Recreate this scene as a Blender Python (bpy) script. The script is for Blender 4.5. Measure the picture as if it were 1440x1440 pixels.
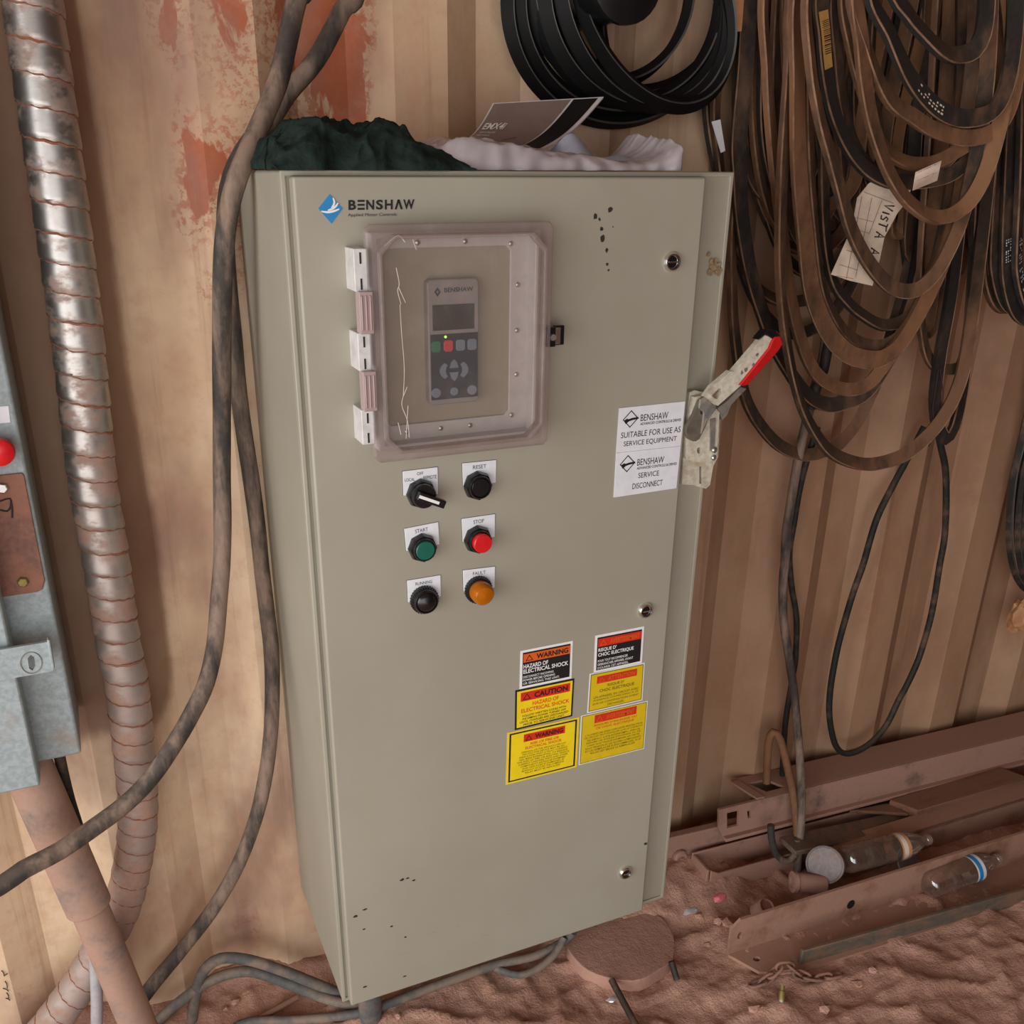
import bpy, bmesh, math, random
from mathutils import Vector, Matrix, noise
from mathutils.geometry import tessellate_polygon
random.seed(7)
for o in list(bpy.data.objects): bpy.data.objects.remove(o)
S = bpy.context.scene
COL = S.collection
R_ = math.radians

# ------------------------------------------------------------------ camera
FPX = 1334.5; PPX, PPY = 685.8, 807.3
CAM = Vector((-.2366, -1.1249, 1.4215))
YAW, PIT, ROLL = .4087, -.4029, .0041
fw = Vector((math.sin(YAW)*math.cos(PIT), math.cos(YAW)*math.cos(PIT), math.sin(PIT)))
rt = Vector((math.cos(YAW), -math.sin(YAW), 0)); up = rt.cross(fw)
RT = math.cos(ROLL)*rt + math.sin(ROLL)*up; UP = -math.sin(ROLL)*rt + math.cos(ROLL)*up
cd = bpy.data.cameras.new('camera'); cam = bpy.data.objects.new('camera', cd); COL.objects.link(cam)
cd.sensor_width = 36; cd.sensor_fit = 'HORIZONTAL'; cd.lens = FPX/1440*36
cd.shift_x = (720-PPX)/1440; cd.shift_y = (PPY-720)/1440
cd.clip_start = .02
cam.matrix_world = Matrix(((RT.x, UP.x, -fw.x, CAM.x), (RT.y, UP.y, -fw.y, CAM.y), (RT.z, UP.z, -fw.z, CAM.z), (0, 0, 0, 1)))
S.camera = cam

# ------------------------------------------------------------------ light
w = bpy.data.worlds.new('world'); S.world = w; w.use_nodes = True
w.node_tree.nodes['Background'].inputs[0].default_value = (.80, .90, 1.0, 1)
w.node_tree.nodes['Background'].inputs[1].default_value = .6
def area(name, loc, target, sx, sy, power, col):
    l = bpy.data.lights.new(name, 'AREA'); l.shape = 'RECTANGLE'; l.size = sx; l.size_y = sy; l.energy = power; l.color = col
    o = bpy.data.objects.new(name, l); COL.objects.link(o); o.location = loc
    o.rotation_euler = (Vector(target)-Vector(loc)).to_track_quat('-Z', 'Y').to_euler()
    return o
# daylight entering through the wide open side of the container, behind and left of the camera
area('side_doorway_daylight', (-.85, -2.32, .95), (.30, .0, .40), 2.1, 1.7, 35, (1.0, .99, .97))
# area light added to brighten left-facing sides, set in an unseen open end
area('added_end_light', (-2.56, -1.15, 1.10), (.2, -.1, .55), 2.0, 2.0, 66, (.98, .99, .98))
S.view_settings.view_transform = 'Standard'; S.view_settings.look = 'None'
S.view_settings.exposure = 0; S.view_settings.gamma = 1; S.view_settings.use_curve_mapping = False

# ------------------------------------------------------------------ projection of photo points on real planes
def ray(px, py): return fw + RT*((px-PPX)/FPX) - UP*((py-PPY)/FPX)
def onY(px, py, Y): d = ray(px, py); return CAM + d*((Y-CAM.y)/d.y)
def onZ(px, py, Z): d = ray(px, py); return CAM + d*((Z-CAM.z)/d.z)
def onX(px, py, X): d = ray(px, py); return CAM + d*((X-CAM.x)/d.x)
def crop(ox, oy, s): return lambda x, y: (ox+x/s, oy+y/s)

# ------------------------------------------------------------------ materials
def lin(c):
    return tuple(((v/255)/12.92 if v/255 <= .04045 else ((v/255+.055)/1.055)**2.4) for v in c)+(1,)
class NT:
    def __init__(s, name, world=False):
        s.world = world
        s.m = bpy.data.materials.new(name); s.m.use_nodes = True; s.t = s.m.node_tree
        s.b = s.t.nodes['Principled BSDF']; s.out = s.t.nodes['Material Output']
    def n(s, typ, **kw):
        n = s.t.nodes.new(typ)
        for k, v in kw.items():
            if k.startswith('i_'): n.inputs[k[2:]].default_value = v
            else: setattr(n, k, v)
        return n
    def l(s, a, b): s.t.links.new(a, b)
    def co(s, scale=(1, 1, 1)):
        c = s.n('ShaderNodeNewGeometry') if s.world else s.n('ShaderNodeTexCoord'); m = s.n('ShaderNodeMapping'); m.inputs['Scale'].default_value = scale
        s.l(c.outputs['Position' if s.world else 'Object'], m.inputs['Vector']); return m.outputs[0]
    def noise(s, vec, scale, detail=4, rough=.6, dist=0):
        n = s.n('ShaderNodeTexNoise'); s.l(vec, n.inputs['Vector'])
        n.inputs['Scale'].default_value = scale; n.inputs['Detail'].default_value = detail
        n.inputs['Roughness'].default_value = rough; n.inputs['Distortion'].default_value = dist
        return n.outputs[0]
    def ramp(s, fac, a, b, va=0., vb=1.):
        n = s.n('ShaderNodeMapRange'); s.l(fac, n.inputs[0]); n.interpolation_type = 'SMOOTHSTEP'
        n.inputs[1].default_value = a; n.inputs[2].default_value = b; n.inputs[3].default_value = va; n.inputs[4].default_value = vb
        return n.outputs[0]
    def mix(s, fac, a, b):
        n = s.n('ShaderNodeMix'); n.data_type = 'RGBA'
        for v, k in ((fac, 0), (a, 6), (b, 7)):
            if isinstance(v, (int, float)): n.inputs[k].default_value = v
            elif isinstance(v, tuple): n.inputs[k].default_value = v
            else: s.l(v, n.inputs[k])
        return n.outputs[2]
    def math(s, op, a, b):
        n = s.n('ShaderNodeMath'); n.operation = op
        for v, k in ((a, 0), (b, 1)):
            if isinstance(v, (int, float)): n.inputs[k].default_value = v
            else: s.l(v, n.inputs[k])
        return n.outputs[0]
    def xyz(s, vec):
        n = s.n('ShaderNodeSeparateXYZ'); s.l(vec, n.inputs[0]); return n.outputs
    def bump(s, h, strength, dist=.01):
        n = s.n('ShaderNodeBump'); s.l(h, n.inputs['Height']); n.inputs['Strength'].default_value = strength; n.inputs['Distance'].default_value = dist
        s.l(n.outputs[0], s.b.inputs['Normal'])
    def set(s, rough=.6, metal=0., spec=.5):
        s.b.inputs['Roughness'].default_value = rough; s.b.inputs['Metallic'].default_value = metal
        s.b.inputs['Specular IOR Level'].default_value = spec
def plain(name, c, rough=.5, metal=0., var=.12, scale=60, bump=0., spec=.5):
    k = NT(name); k.set(rough, metal, spec); v = k.co(); n = k.noise(v, scale, 3)
    a = lin(c); b = tuple(x*(1-var*2) for x in a[:3])+(1,)
    k.l(k.mix(k.ramp(n, .35, .75), a, b), k.b.inputs['Base Color'])
    if bump: k.bump(n, bump, .004)
    return k.m
def dusty(name, c, dust, amount=.5, rough=.8, scale=14, stretch=(1, 1, 1), bump=.15, updust=.35, metal=0., fine=140):
    """base colour with a coat of dry clay dust: patchy, and thicker where the surface faces up"""
    k = NT(name); k.set(rough, metal, .3); v = k.co(stretch)
    n1 = k.noise(v, scale, 5, .65); n2 = k.noise(k.co(), fine, 3)
    g = k.n('ShaderNodeNewGeometry'); nz = k.xyz(g.outputs['Normal'])[2]
    f = k.math('ADD', k.ramp(n1, .62-amount*.5, .82-amount*.4), k.math('MULTIPLY', k.ramp(nz, .1, .9), updust))
    f = k.math('MINIMUM', f, .96)
    base = k.mix(k.ramp(n2, .3, .7), lin(c), tuple(x*.75 for x in lin(c)[:3])+(1,))
    d2 = k.mix(n2, lin(dust), tuple(x*.8 for x in lin(dust)[:3])+(1,))
    k.l(k.mix(f, base, d2), k.b.inputs['Base Color'])
    if metal:
        k.l(k.math('MULTIPLY', k.math('SUBTRACT', 1., f), metal), k.b.inputs['Metallic'])
        k.l(k.ramp(f, 0, .8, rough, .85), k.b.inputs['Roughness'])
    if bump: k.bump(k.math('ADD', n1, k.math('MULTIPLY', n2, .4)), bump, .004)
    return k.m
def clear(name, tint, alpha, c, rough=.2, haze_noise=0., edge=.5, gloss=0.):
    """see-through plastic: part of the light passes, the rest scatters and reflects"""
    k = NT(name); k.set(rough, 0, .5); k.b.inputs['Base Color'].default_value = lin(c)
    tr = k.n('ShaderNodeBsdfTransparent'); tr.inputs[0].default_value = lin(tint)
    mx = k.n('ShaderNodeMixShader'); k.l(tr.outputs[0], mx.inputs[1]); k.l(k.b.outputs[0], mx.inputs[2])
    lw = k.n('ShaderNodeLayerWeight'); lw.inputs[0].default_value = .35
    f = k.ramp(lw.outputs['Facing'], .3, 1., alpha, min(1, alpha+edge))
    if haze_noise: f = k.math('ADD', f, k.math('MULTIPLY', k.ramp(k.noise(k.co(), 18, 5, .7), .45, .75), haze_noise))
    k.l(f, mx.inputs[0])
    if gloss:
        gl = k.n('ShaderNodeBsdfGlossy'); gl.inputs['Roughness'].default_value = .07; m2 = k.n('ShaderNodeMixShader')
        k.l(k.ramp(lw.outputs['Fresnel'], .0, 1., gloss*.3, gloss), m2.inputs[0]); k.l(mx.outputs[0], m2.inputs[1]); k.l(gl.outputs[0], m2.inputs[2])
        k.l(m2.outputs[0], k.out.inputs[0])
    else: k.l(mx.outputs[0], k.out.inputs[0])
    return k.m

M = {}
def m_cabinet():
    k = NT('cabinet_paint', True); k.set(.42, 0, .4); v = k.co()
    n1 = k.noise(v, 3.0, 4); n2 = k.noise(v, 120, 2); n3 = k.noise(k.co((1, 1, .12)), 14, 4)
    c = k.mix(k.ramp(n1, .3, .7), lin((159, 155, 140)), lin((151, 146, 131)))
    c = k.mix(k.ramp(n3, .5, .8, 0, .22), c, lin((158, 138, 116)))
    # dry scuffs low on the door
    z = k.xyz(k.co())[2]
    band = k.math('MULTIPLY', k.ramp(z, .2, .45, 1, 0), k.ramp(k.noise(k.co((1, 1, 3)), 22, 6, .75), .62, .72))
    c = k.mix(k.math('MULTIPLY', band, .45), c, lin((112, 108, 98)))
    k.l(c, k.b.inputs['Base Color']); k.bump(n2, .05, .001)
    return k.m
M['cab'] = m_cabinet()
def m_wall():
    k = NT('container_wall_paint', True); k.set(.62, 0, .35); v = k.co(); x, y, z = k.xyz(v)
    big = k.noise(v, 2.3, 5, .6); mid = k.noise(k.co((1, 1, .45)), 9, 6, .65); fine = k.noise(v, 150, 3, .7)
    c = k.mix(k.ramp(big, .38, .62), lin((222, 196, 164)), lin((204, 170, 138)))
    c = k.mix(k.ramp(mid, .48, .72, 0, .65), c, lin((200, 152, 124)))
    # peeled areas where the orange primer shows
    pe = k.noise(k.co((1.1, 1.1, .55)), 7.5, 7, .55, .4); sp = k.noise(v, 95, 4, .7)
    reg = k.math('MULTIPLY', k.ramp(z, 1.12, 1.32), k.math('MULTIPLY', k.ramp(x, -.12, -.04), k.ramp(x, .17, .23, 1, .0)))
    pe = k.math('SUBTRACT', pe, k.math('MULTIPLY', k.math('SUBTRACT', 1., reg), .22))
    peel = k.ramp(pe, .525, .54)
    speck = k.math('MULTIPLY', k.ramp(pe, .43, .525), k.ramp(sp, .5, .56, 0, .75))
    c = k.mix(k.math('MAXIMUM', peel, speck), c, k.mix(fine, lin((186, 104, 66)), lin((168, 88, 56))))
    # grey-mauve grime blown on in soft clouds
    gr = k.ramp(k.noise(k.co((1, 1, .5)), 4.2, 5), .46, .70, 0, .72)
    c = k.mix(gr, c, lin((146, 116, 106)))
    # clay dust film, thicker towards the far end of the container
    far = k.ramp(x, .30, .95, 0, .92)
    c = k.mix(k.math('MULTIPLY', far, k.ramp(mid, .25, .75, .75, 1.)), c, lin((156, 118, 90)))
    # fine mottling of the old paint, and brown painted in for the shade of switch box and conduit
    c = k.mix(k.ramp(k.noise(v, 30, 5, .7), .45, .72, 0, .35), c, lin((186, 138, 112)))
    shade = k.math('ADD', k.math('MULTIPLY', k.ramp(x, -.20, -.12, 1, 0), k.ramp(z, .50, .68)), k.math('MULTIPLY', k.math('SUBTRACT', mid, .5), .5))
    c = k.mix(k.ramp(shade, .45, .75, 0, .72), c, k.mix(big, lin((116, 78, 58)), lin((92, 62, 44))))
    # vertical drip streaks and fine rust specks
    st = k.noise(k.co((26, 26, .9)), 1.4, 4, .7)
    c = k.mix(k.ramp(st, .55, .78, 0, .4), c, lin((132, 84, 62)))
    rs = k.noise(v, 34, 6, .7)
    c = k.mix(k.ramp(rs, .70, .76, 0, .7), c, lin((110, 62, 46)))
    k.l(c, k.b.inputs['Base Color']); k.bump(k.math('ADD', mid, k.math('MULTIPLY', fine, .5)), .12, .004)
    return k.m
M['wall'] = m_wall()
def m_clay(name, c1, c2, b=.6):
    k = NT(name); k.set(.95, 0, .15); v = k.co()
    n1 = k.noise(v, 7, 5); n2 = k.noise(v, 60, 6, .7); n3 = k.noise(v, 260, 3)
    c = k.mix(k.ramp(n1, .35, .68), lin(c1), lin(c2)); c = k.mix(k.ramp(n2, .55, .8, 0, .35), c, lin((130, 94, 78)))
    k.l(c, k.b.inputs['Base Color']); k.bump(k.math('ADD', n2, k.math('MULTIPLY', n3, .3)), b, .012)
    return k.m
M['clay'] = m_clay('red_clay_dirt', (200, 156, 136), (178, 134, 114))
M['clay2'] = m_clay('dust_caked_slab', (184, 142, 124), (166, 126, 110), .35)
DUST = (150, 112, 94)
M['steel_dust'] = dusty('dust_covered_steel', (112, 92, 82), (176, 136, 118), .8, .85, 10, updust=.5)
M['steel_dust2'] = dusty('brown_dusty_steel', (140, 100, 76), (172, 132, 112), .6, .7, 8, updust=.5)
M['steel_bare'] = dusty('scuffed_bare_steel_edge', (98, 90, 80), (128, 98, 80), .45, .55, 16, (1, 1, 3), updust=.2)
M['wood'] = dusty('dusty_timber', (112, 80, 60), (138, 100, 80), .6, .9, 12, (.3, 3, 3))
M['cable'] = dusty('black_rubber_cable_dusted', (66, 60, 56), (146, 124, 108), .42, .7, 9, (2.2, 2.2, .5), .1, .25)
M['cable_grey'] = dusty('grey_cable_dusted', (92, 94, 92), (140, 120, 106), .45, .65, 14, (1, 1, 1), .1, .15)
M['cable_dark'] = dusty('dark_cable', (40, 38, 36), (110, 86, 70), .3, .65, 10, updust=.3)
M['belt'] = dusty('dusty_brown_drive_belt', (56, 46, 38), (126, 92, 68), .5, .75, 7, (1, 1, .5), .1, .3)
M['belt2'] = dusty('tan_dusted_drive_belt', (82, 60, 44), (142, 102, 72), .58, .75, 6, (1, 1, .5), .1, .3)
M['belt3'] = dusty('dark_drive_belt', (46, 42, 38), (112, 84, 66), .32, .7, 8, (1, 1, .6), .1, .5)
M['belt_edge'] = plain('worn_tan_belt_edge', (150, 116, 90), .85, 0, .3, 30)
M['belt_edge_grey'] = plain('grey_cut_belt_edge', (70, 68, 66), .6, 0, .2, 30)
M['belt_black'] = plain('clean_black_belt', (11, 10, 10), .6, 0, .15, 40, 0., .2)
M['pvc'] = dusty('dust_caked_pvc_pipe', (128, 118, 112), (172, 138, 120), .72, .85, 9, updust=.2)
M['pvc_grey'] = plain('pale_grey_pvc', (168, 166, 168), .5)
def m_conduit():
    k = NT('galvanised_flex_conduit', True); v = k.co(); z = k.xyz(v)[2]
    n1 = k.noise(k.co((1, 1, 1.6)), 16, 5, .65); n2 = k.noise(v, 120, 3)
    dz = k.ramp(z, .50, 1.25, .48, 0.)          # more dust cakes on towards the foot
    f = k.math('MINIMUM', k.math('ADD', k.ramp(n1, .44, .68, 0, .8), dz), .93)
    c = k.mix(f, lin((168, 164, 160)), k.mix(n2, lin((176, 140, 120)), lin((140, 108, 94))))
    k.l(c, k.b.inputs['Base Color'])
    k.l(k.math('MULTIPLY', k.math('SUBTRACT', 1., f), .95), k.b.inputs['Metallic'])
    k.l(k.ramp(f, 0, .9, .40, .85), k.b.inputs['Roughness']); k.bump(n1, .12, .003)
    return k.m
M['conduit'] = m_conduit()
M['seam'] = plain('rusty_dust_in_seam', (146, 98, 76), .95, 0, .2, 120, .3)
M['box'] = dusty('grey_enamel_switch_box', (158, 170, 172), (158, 148, 138), .08, .45, 7, updust=.3, bump=.05)
M['rustplate'] = dusty('rusty_brown_nameplate', (128, 92, 80), (150, 104, 86), .5, .7, 20)
M['red'] = plain('red_plastic', (206, 22, 30), .35, 0, .05)
M['redgrip'] = plain('red_vinyl_grip', (190, 24, 24), .4, 0, .1)
M['green'] = plain('green_plastic', (10, 92, 76), .4, 0, .05)
M['black'] = plain('black_plastic', (22, 22, 23), .25, 0, .1)
M['blackmatte'] = plain('black_print', (16, 15, 16), .6, 0, .05)
M['white'] = plain('white_laminate', (222, 224, 228), .4, 0, .04)
M['whiteprint'] = plain('white_print', (230, 230, 228), .6, 0, .03)
M['yellow'] = plain('yellow_print', (236, 208, 20), .45, 0, .04)
M['yellow2'] = plain('deep_yellow_print', (214, 184, 18), .45, 0, .04)
M['orange'] = plain('orange_print', (214, 92, 30), .5, 0, .04)
M['redprint'] = plain('red_print', (208, 42, 22), .5, 0, .04)
M['olive'] = plain('olive_print', (126, 106, 20), .6, 0, .04)
M['blue'] = plain('blue_print', (28, 128, 186), .45, 0, .03)
M['chrome'] = plain('chrome', (235, 235, 232), .22, 1., .02)
M['metal'] = plain('brushed_zinc', (188, 186, 182), .35, .9, .1)
M['castpaint'] = dusty('cream_painted_handle', (206, 200, 182), (176, 160, 136), .22, .5, 30, updust=.1, bump=.05)
M['castgrey'] = dusty('grey_metal_linkage', (150, 148, 142), (150, 134, 116), .3, .45, 30, metal=.5, updust=.1)
M['castdark'] = plain('worn_brown_grey_cam', (122, 114, 100), .45, .3, .2, 40)
M['hinge'] = plain('pale_grey_hinge', (206, 204, 202), .45)
M['knuckle'] = clear('mauve_tinted_knuckle', (200, 180, 180), .72, (186, 164, 162), .3)
M['lens'] = clear('hazy_clear_window', (246, 242, 240), .06, (190, 182, 176), .15, .07, .2)
M['rim'] = clear('smoky_clear_plastic_rim', (236, 228, 226), .20, (186, 176, 172), .15, .16, .45)
M['scratch'] = plain('pale_scratches', (206, 196, 184), .8)
M['inner'] = plain('pale_grey_window_frame', (188, 187, 188), .5, 0, .05)
M['keypad'] = plain('grey_keypad_shell', (140, 138, 138), .5, 0, .05)
M['keydark'] = plain('navy_keypad_panel', (26, 38, 54), .5, 0, .05)
M['keyblue'] = plain('blue_grey_key', (112, 130, 148), .5, 0, .05)
M['keygreen'] = plain('green_key', (20, 116, 84), .5, 0, .05)
M['keyred'] = plain('red_key', (196, 66, 66), .5, 0, .05)
M['screen'] = plain('dark_lcd', (52, 56, 52), .3, 0, .06)
def m_led():
    k = NT('green_led_lit'); k.b.inputs['Base Color'].default_value = lin((120, 230, 60))
    k.b.inputs['Emission Color'].default_value = lin((150, 255, 60)); k.b.inputs['Emission Strength'].default_value = 2.2
    return k.m
M['led'] = m_led()
def m_amber():
    k = NT('amber_lens'); k.set(.18, 0, .6); k.b.inputs['Base Color'].default_value = lin((196, 110, 10))
    k.b.inputs['Transmission Weight'].default_value = .35; k.b.inputs['IOR'].default_value = 1.3
    return k.m
M['amber'] = m_amber()
M['rag'] = plain('dark_green_cotton', (38, 50, 46), .95, 0, .25, 45, .9, .1)
M['bag'] = clear('milky_plastic_bag', (230, 226, 230), .72, (206, 198, 202), .25, .2, .3, .3)
M['paperwhite'] = plain('white_paper', (212, 206, 206), .8, 0, .05)
M['paperblue'] = plain('bluish_paper', (178, 190, 208), .7, 0, .05)
M['coverbrown'] = plain('mauve_brown_cover', (134, 116, 108), .5, 0, .05)
M['tagpaper'] = plain('soiled_paper_tag', (226, 206, 186), .85, 0, .12, 30)
M['tagline'] = plain('faded_tag_ruling', (150, 126, 112), .85)
M['ink'] = plain('dark_ink', (52, 36, 40), .8)
M['tape'] = plain('tan_tape', (196, 142, 100), .6, 0, .1)
M['barlabel'] = plain('ochre_belt_label', (186, 140, 74), .7, 0, .12)
M['bottle'] = clear('clear_bottle_plastic', (242, 234, 228), .05, (214, 200, 188), .08, .10, .35, .5)
M['bottlecap'] = clear('dusty_bottle_neck', (210, 190, 176), .5, (176, 146, 128), .4)
M['jar'] = dusty('grey_plastic_jar', (140, 132, 132), (150, 122, 110), .35, .6, 20, updust=.2, bump=.03)
M['brass'] = plain('dull_brass', (150, 134, 78), .5, .6, .2)
M['chain'] = dusty('clay_caked_chain', (96, 78, 68), (150, 108, 90), .6, .85, 30, updust=.4)
M['pink'] = plain('pink_plastic_scrap', (206, 110, 112), .6)
M['foil'] = plain('silver_foil_scrap', (226, 226, 226), .3, .6)
M['chip'] = plain('bare_dark_chip', (44, 42, 36), .8)
M['ruststain'] = plain('tan_stain', (150, 128, 98), .9, 0, .25, 160, .4)

# ------------------------------------------------------------------ mesh helpers
OFF = {}
class MB:
    def __init__(s): s.v = []; s.f = []
    def add(s, vs, fs):
        k = len(s.v); s.v += [Vector(v) for v in vs]; s.f += [tuple(i+k for i in f) for f in fs]; return s
    def obox(s, o, U, V, N, a, b, c):
        (u0, u1), (v0, v1), (n0, n1) = a, b, c; o = Vector(o)
        vs = [o+U*u+V*v+N*n for n in (n0, n1) for v in (v0, v1) for u in (u0, u1)]
        fs = [(0, 2, 3, 1), (4, 5, 7, 6), (0, 1, 5, 4), (2, 6, 7, 3), (0, 4, 6, 2), (1, 3, 7, 5)]
        if U.cross(V).dot(N) < 0: fs = [f[::-1] for f in fs]
        return s.add(vs, fs)
    def box(s, x, y, z): return s.obox((0, 0, 0), Vector((1, 0, 0)), Vector((0, 1, 0)), Vector((0, 0, 1)), x, y, z)
    def plate(s, poly, depth, holes=()):
        """polygon of 3D points (front face) pushed back by the vector depth, with real through holes"""
        loops = [list(map(Vector, poly))]+[list(map(Vector, h)) for h in holes]
        depth = Vector(depth); flat = [p for lp in loops for p in lp]; n = len(flat)
        tris = tessellate_polygon(loops)
        fs = []
        for t in tris:
            a, b, c = (flat[i] for i in t); flip = (b-a).cross(c-a).dot(depth) > 0
            t = tuple(t)[::-1] if flip else tuple(t)
            fs.append(t); fs.append(tuple(i+n for i in t[::-1]))
        k = 0
        for lp in loops:
            m = len(lp); ar = Vector()
            for i in range(m): ar += lp[i].cross(lp[(i+1) % m])
            ccw = ar.dot(depth) < 0
            inner = lp is not loops[0]
            for i in range(m):
                a, b = k+i, k+(i+1) % m
                q = (a, a+n, b+n, b) if ccw != inner else (a, b, b+n, a+n)
                fs.append(q)
            k += m
        return s.add(flat+[p+depth for p in flat], fs)
    def lathe(s, c, axis, prof, n=24, cap=True):
        c = Vector(c); A = Vector(axis).normalized(); X = A.orthogonal().normalized(); Y = A.cross(X); vs = []; fs = []
        for r, h in prof:
            for i in range(n):
                a = 2*math.pi*i/n; vs.append(c+A*h+X*(r*math.cos(a))+Y*(r*math.sin(a)))
        for j in range(len(prof)-1):
            for i in range(n):
                a = j*n+i; b = j*n+(i+1) % n; fs.append((a, b, b+n, a+n))
        if cap: fs.append(tuple(range(n))[::-1]); k = (len(prof)-1)*n; fs.append(tuple(range(k, k+n)))
        return s.add(vs, fs)
    def sweep(s, pts, secs, closed=False, cap=True):
        """secs(i) -> list of 3D offsets at point i"""
        vs = []; fs = []; m = None
        for i, p in enumerate(pts):
            sec = secs(i); m = len(sec); vs += [p+q for q in sec]
        L = len(pts)
        for i in range(L if closed else L-1):
            j = (i+1) % L
            for k in range(m):
                a, b = i*m+k, i*m+(k+1) % m; c, d = j*m+(k+1) % m, j*m+k; fs.append((a, b, c, d))
        if cap and not closed: fs.append(tuple(range(m))[::-1]); fs.append(tuple(range((L-1)*m, L*m)))
        return s.add(vs, fs)
    def tube(s, pts, r, n=10, closed=False, rf=None):
        fr = frames(pts, closed)
        def sec(i):
            _, A, B = fr[i]; rr = r if rf is None else rf(i)
            return [A*(rr*math.cos(2*math.pi*k/n))+B*(rr*math.sin(2*math.pi*k/n)) for k in range(n)]
        return s.sweep(pts, sec, closed)
    def build(s, name, mat, parent=None, ang=35, bevel=0, seg=2, label=None, stuff=False):
        if parent is None:
            xs = [v.x for v in s.v]; ys = [v.y for v in s.v]; zs = [v.z for v in s.v]
            off = Vector(((min(xs)+max(xs))/2, (min(ys)+max(ys))/2, min(zs)))
        else: off = OFF[parent]
        me = bpy.data.meshes.new(name); me.from_pydata([v-off for v in s.v], [], s.f); me.update()
        bm = bmesh.new(); bm.from_mesh(me); bmesh.ops.recalc_face_normals(bm, faces=bm.faces); bm.to_mesh(me); bm.free()
        if ang:
            me.polygons.foreach_set('use_smooth', [True]*len(me.polygons)); me.set_sharp_from_angle(angle=R_(ang))
        me.materials.append(M[mat] if isinstance(mat, str) else mat)
        o = bpy.data.objects.new(name, me); COL.objects.link(o)
        OFF[o] = off
        if parent is None: o.location = off
        else: o.parent = parent
        if bevel:
            b = o.modifiers.new('bevel', 'BEVEL'); b.width = bevel; b.segments = seg; b.limit_method = 'ANGLE'; b.angle_limit = R_(40)
            b.harden_normals = False
        if label: o['label'] = label
        if stuff: o['kind'] = 'stuff'
        return o
def frames(pts, closed=False):
    L = len(pts); out = []; A = None
    for i in range(L):
        a = pts[(i-1) % L] if (closed or i > 0) else pts[i]; b = pts[(i+1) % L] if (closed or i < L-1) else pts[i]
        T = (b-a).normalized()
        if A is None: A = T.orthogonal().normalized()
        A = (A-T*A.dot(T)).normalized(); out.append((T, A, T.cross(A)))
    return out
def smooth(pts, step=.012, closed=False):
    """Catmull-Rom through 3D points, resampled"""
    P = [Vector(p) for p in pts]; L = len(P); out = []
    rng = L if closed else L-1
    for i in range(rng):
        p0 = P[(i-1) % L] if (closed or i > 0) else P[i]*2-P[i+1]
        p1 = P[i]; p2 = P[(i+1) % L]
        p3 = P[(i+2) % L] if (closed or i < L-2) else p2*2-p1
        n = max(2, int((p2-p1).length/step))
        for k in range(n):
            t = k/n
            out.append(.5*((2*p1)+(p2-p0)*t+(2*p0-5*p1+4*p2-p3)*t*t+(3*p1-p0-3*p2+p3)*t**3))
    if not closed: out.append(P[-1])
    return out
def thing(name, label, cat, loc, group=None):
    o = bpy.data.objects.new(name, None); COL.objects.link(o); o.location = loc; o.empty_display_size = .05
    OFF[o] = Vector(loc); return tag(o, label, cat, group)
def tag(o, label, cat, group=None):
    o['label'] = label; o['category'] = cat
    if group: o['group'] = group
    return o
def struct(o): o['kind'] = 'structure'; return o
X_, Y_, Z_ = Vector((1, 0, 0)), Vector((0, 1, 0)), Vector((0, 0, 1))

# text -> flat mesh placed in a quad (TL, TR, BR, BL are 3D points)
_TC = {}
def glyphs(txt, bold=0.):
    key = (txt, bold)
    if key in _TC: return _TC[key]
    c = bpy.data.curves.new('t', 'FONT'); c.body = txt; c.size = 1; c.resolution_u = 3; c.offset = bold
    o = bpy.data.objects.new('t', c); COL.objects.link(o)
    dg = bpy.context.evaluated_depsgraph_get(); me = bpy.data.meshes.new_from_object(o.evaluated_get(dg))
    vs = [v.co.copy() for v in me.vertices]; fs = [tuple(p.vertices) for p in me.polygons]
    bpy.data.objects.remove(o); bpy.data.curves.remove(c); bpy.data.meshes.remove(me)
    x0 = min(v.x for v in vs); x1 = max(v.x for v in vs); y0 = min(v.y for v in vs); y1 = max(v.y for v in vs)
    _TC[key] = ([((v.x-x0)/(x1-x0), (v.y-y0)/(y1-y0)) for v in vs], fs); return _TC[key]
class Quad:
    def __init__(s, TL, TR, BR, BL): s.c = [Vector(p) for p in (TL, TR, BR, BL)]
    def p(s, u, v):                      # u to the right, v down, both 0..1
        a, b, c, d = s.c; return (a*(1-u)+b*u)*(1-v)+(d*(1-u)+c*u)*v
    def sub(s, u0, v0, u1, v1): return Quad(s.p(u0, v0), s.p(u1, v0), s.p(u1, v1), s.p(u0, v1))
    def text(s, mb, txt, u0, v0, u1, v1, bold=0., off=Vector()):
        g, f = glyphs(txt, bold)
        mb.add([s.p(u0+(u1-u0)*a, v1+(v0-v1)*b)+off for a, b in g], f)
    def plate(s, mb, off, thick, u0=0, v0=0, u1=1, v1=1):
        mb.plate([s.p(u0, v0)+off, s.p(u1, v0)+off, s.p(u1, v1)+off, s.p(u0, v1)+off], Y_*thick)
def quad(c, Y, pts): return Quad(*[onY(*c(x, y), Y) for x, y in pts])

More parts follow.
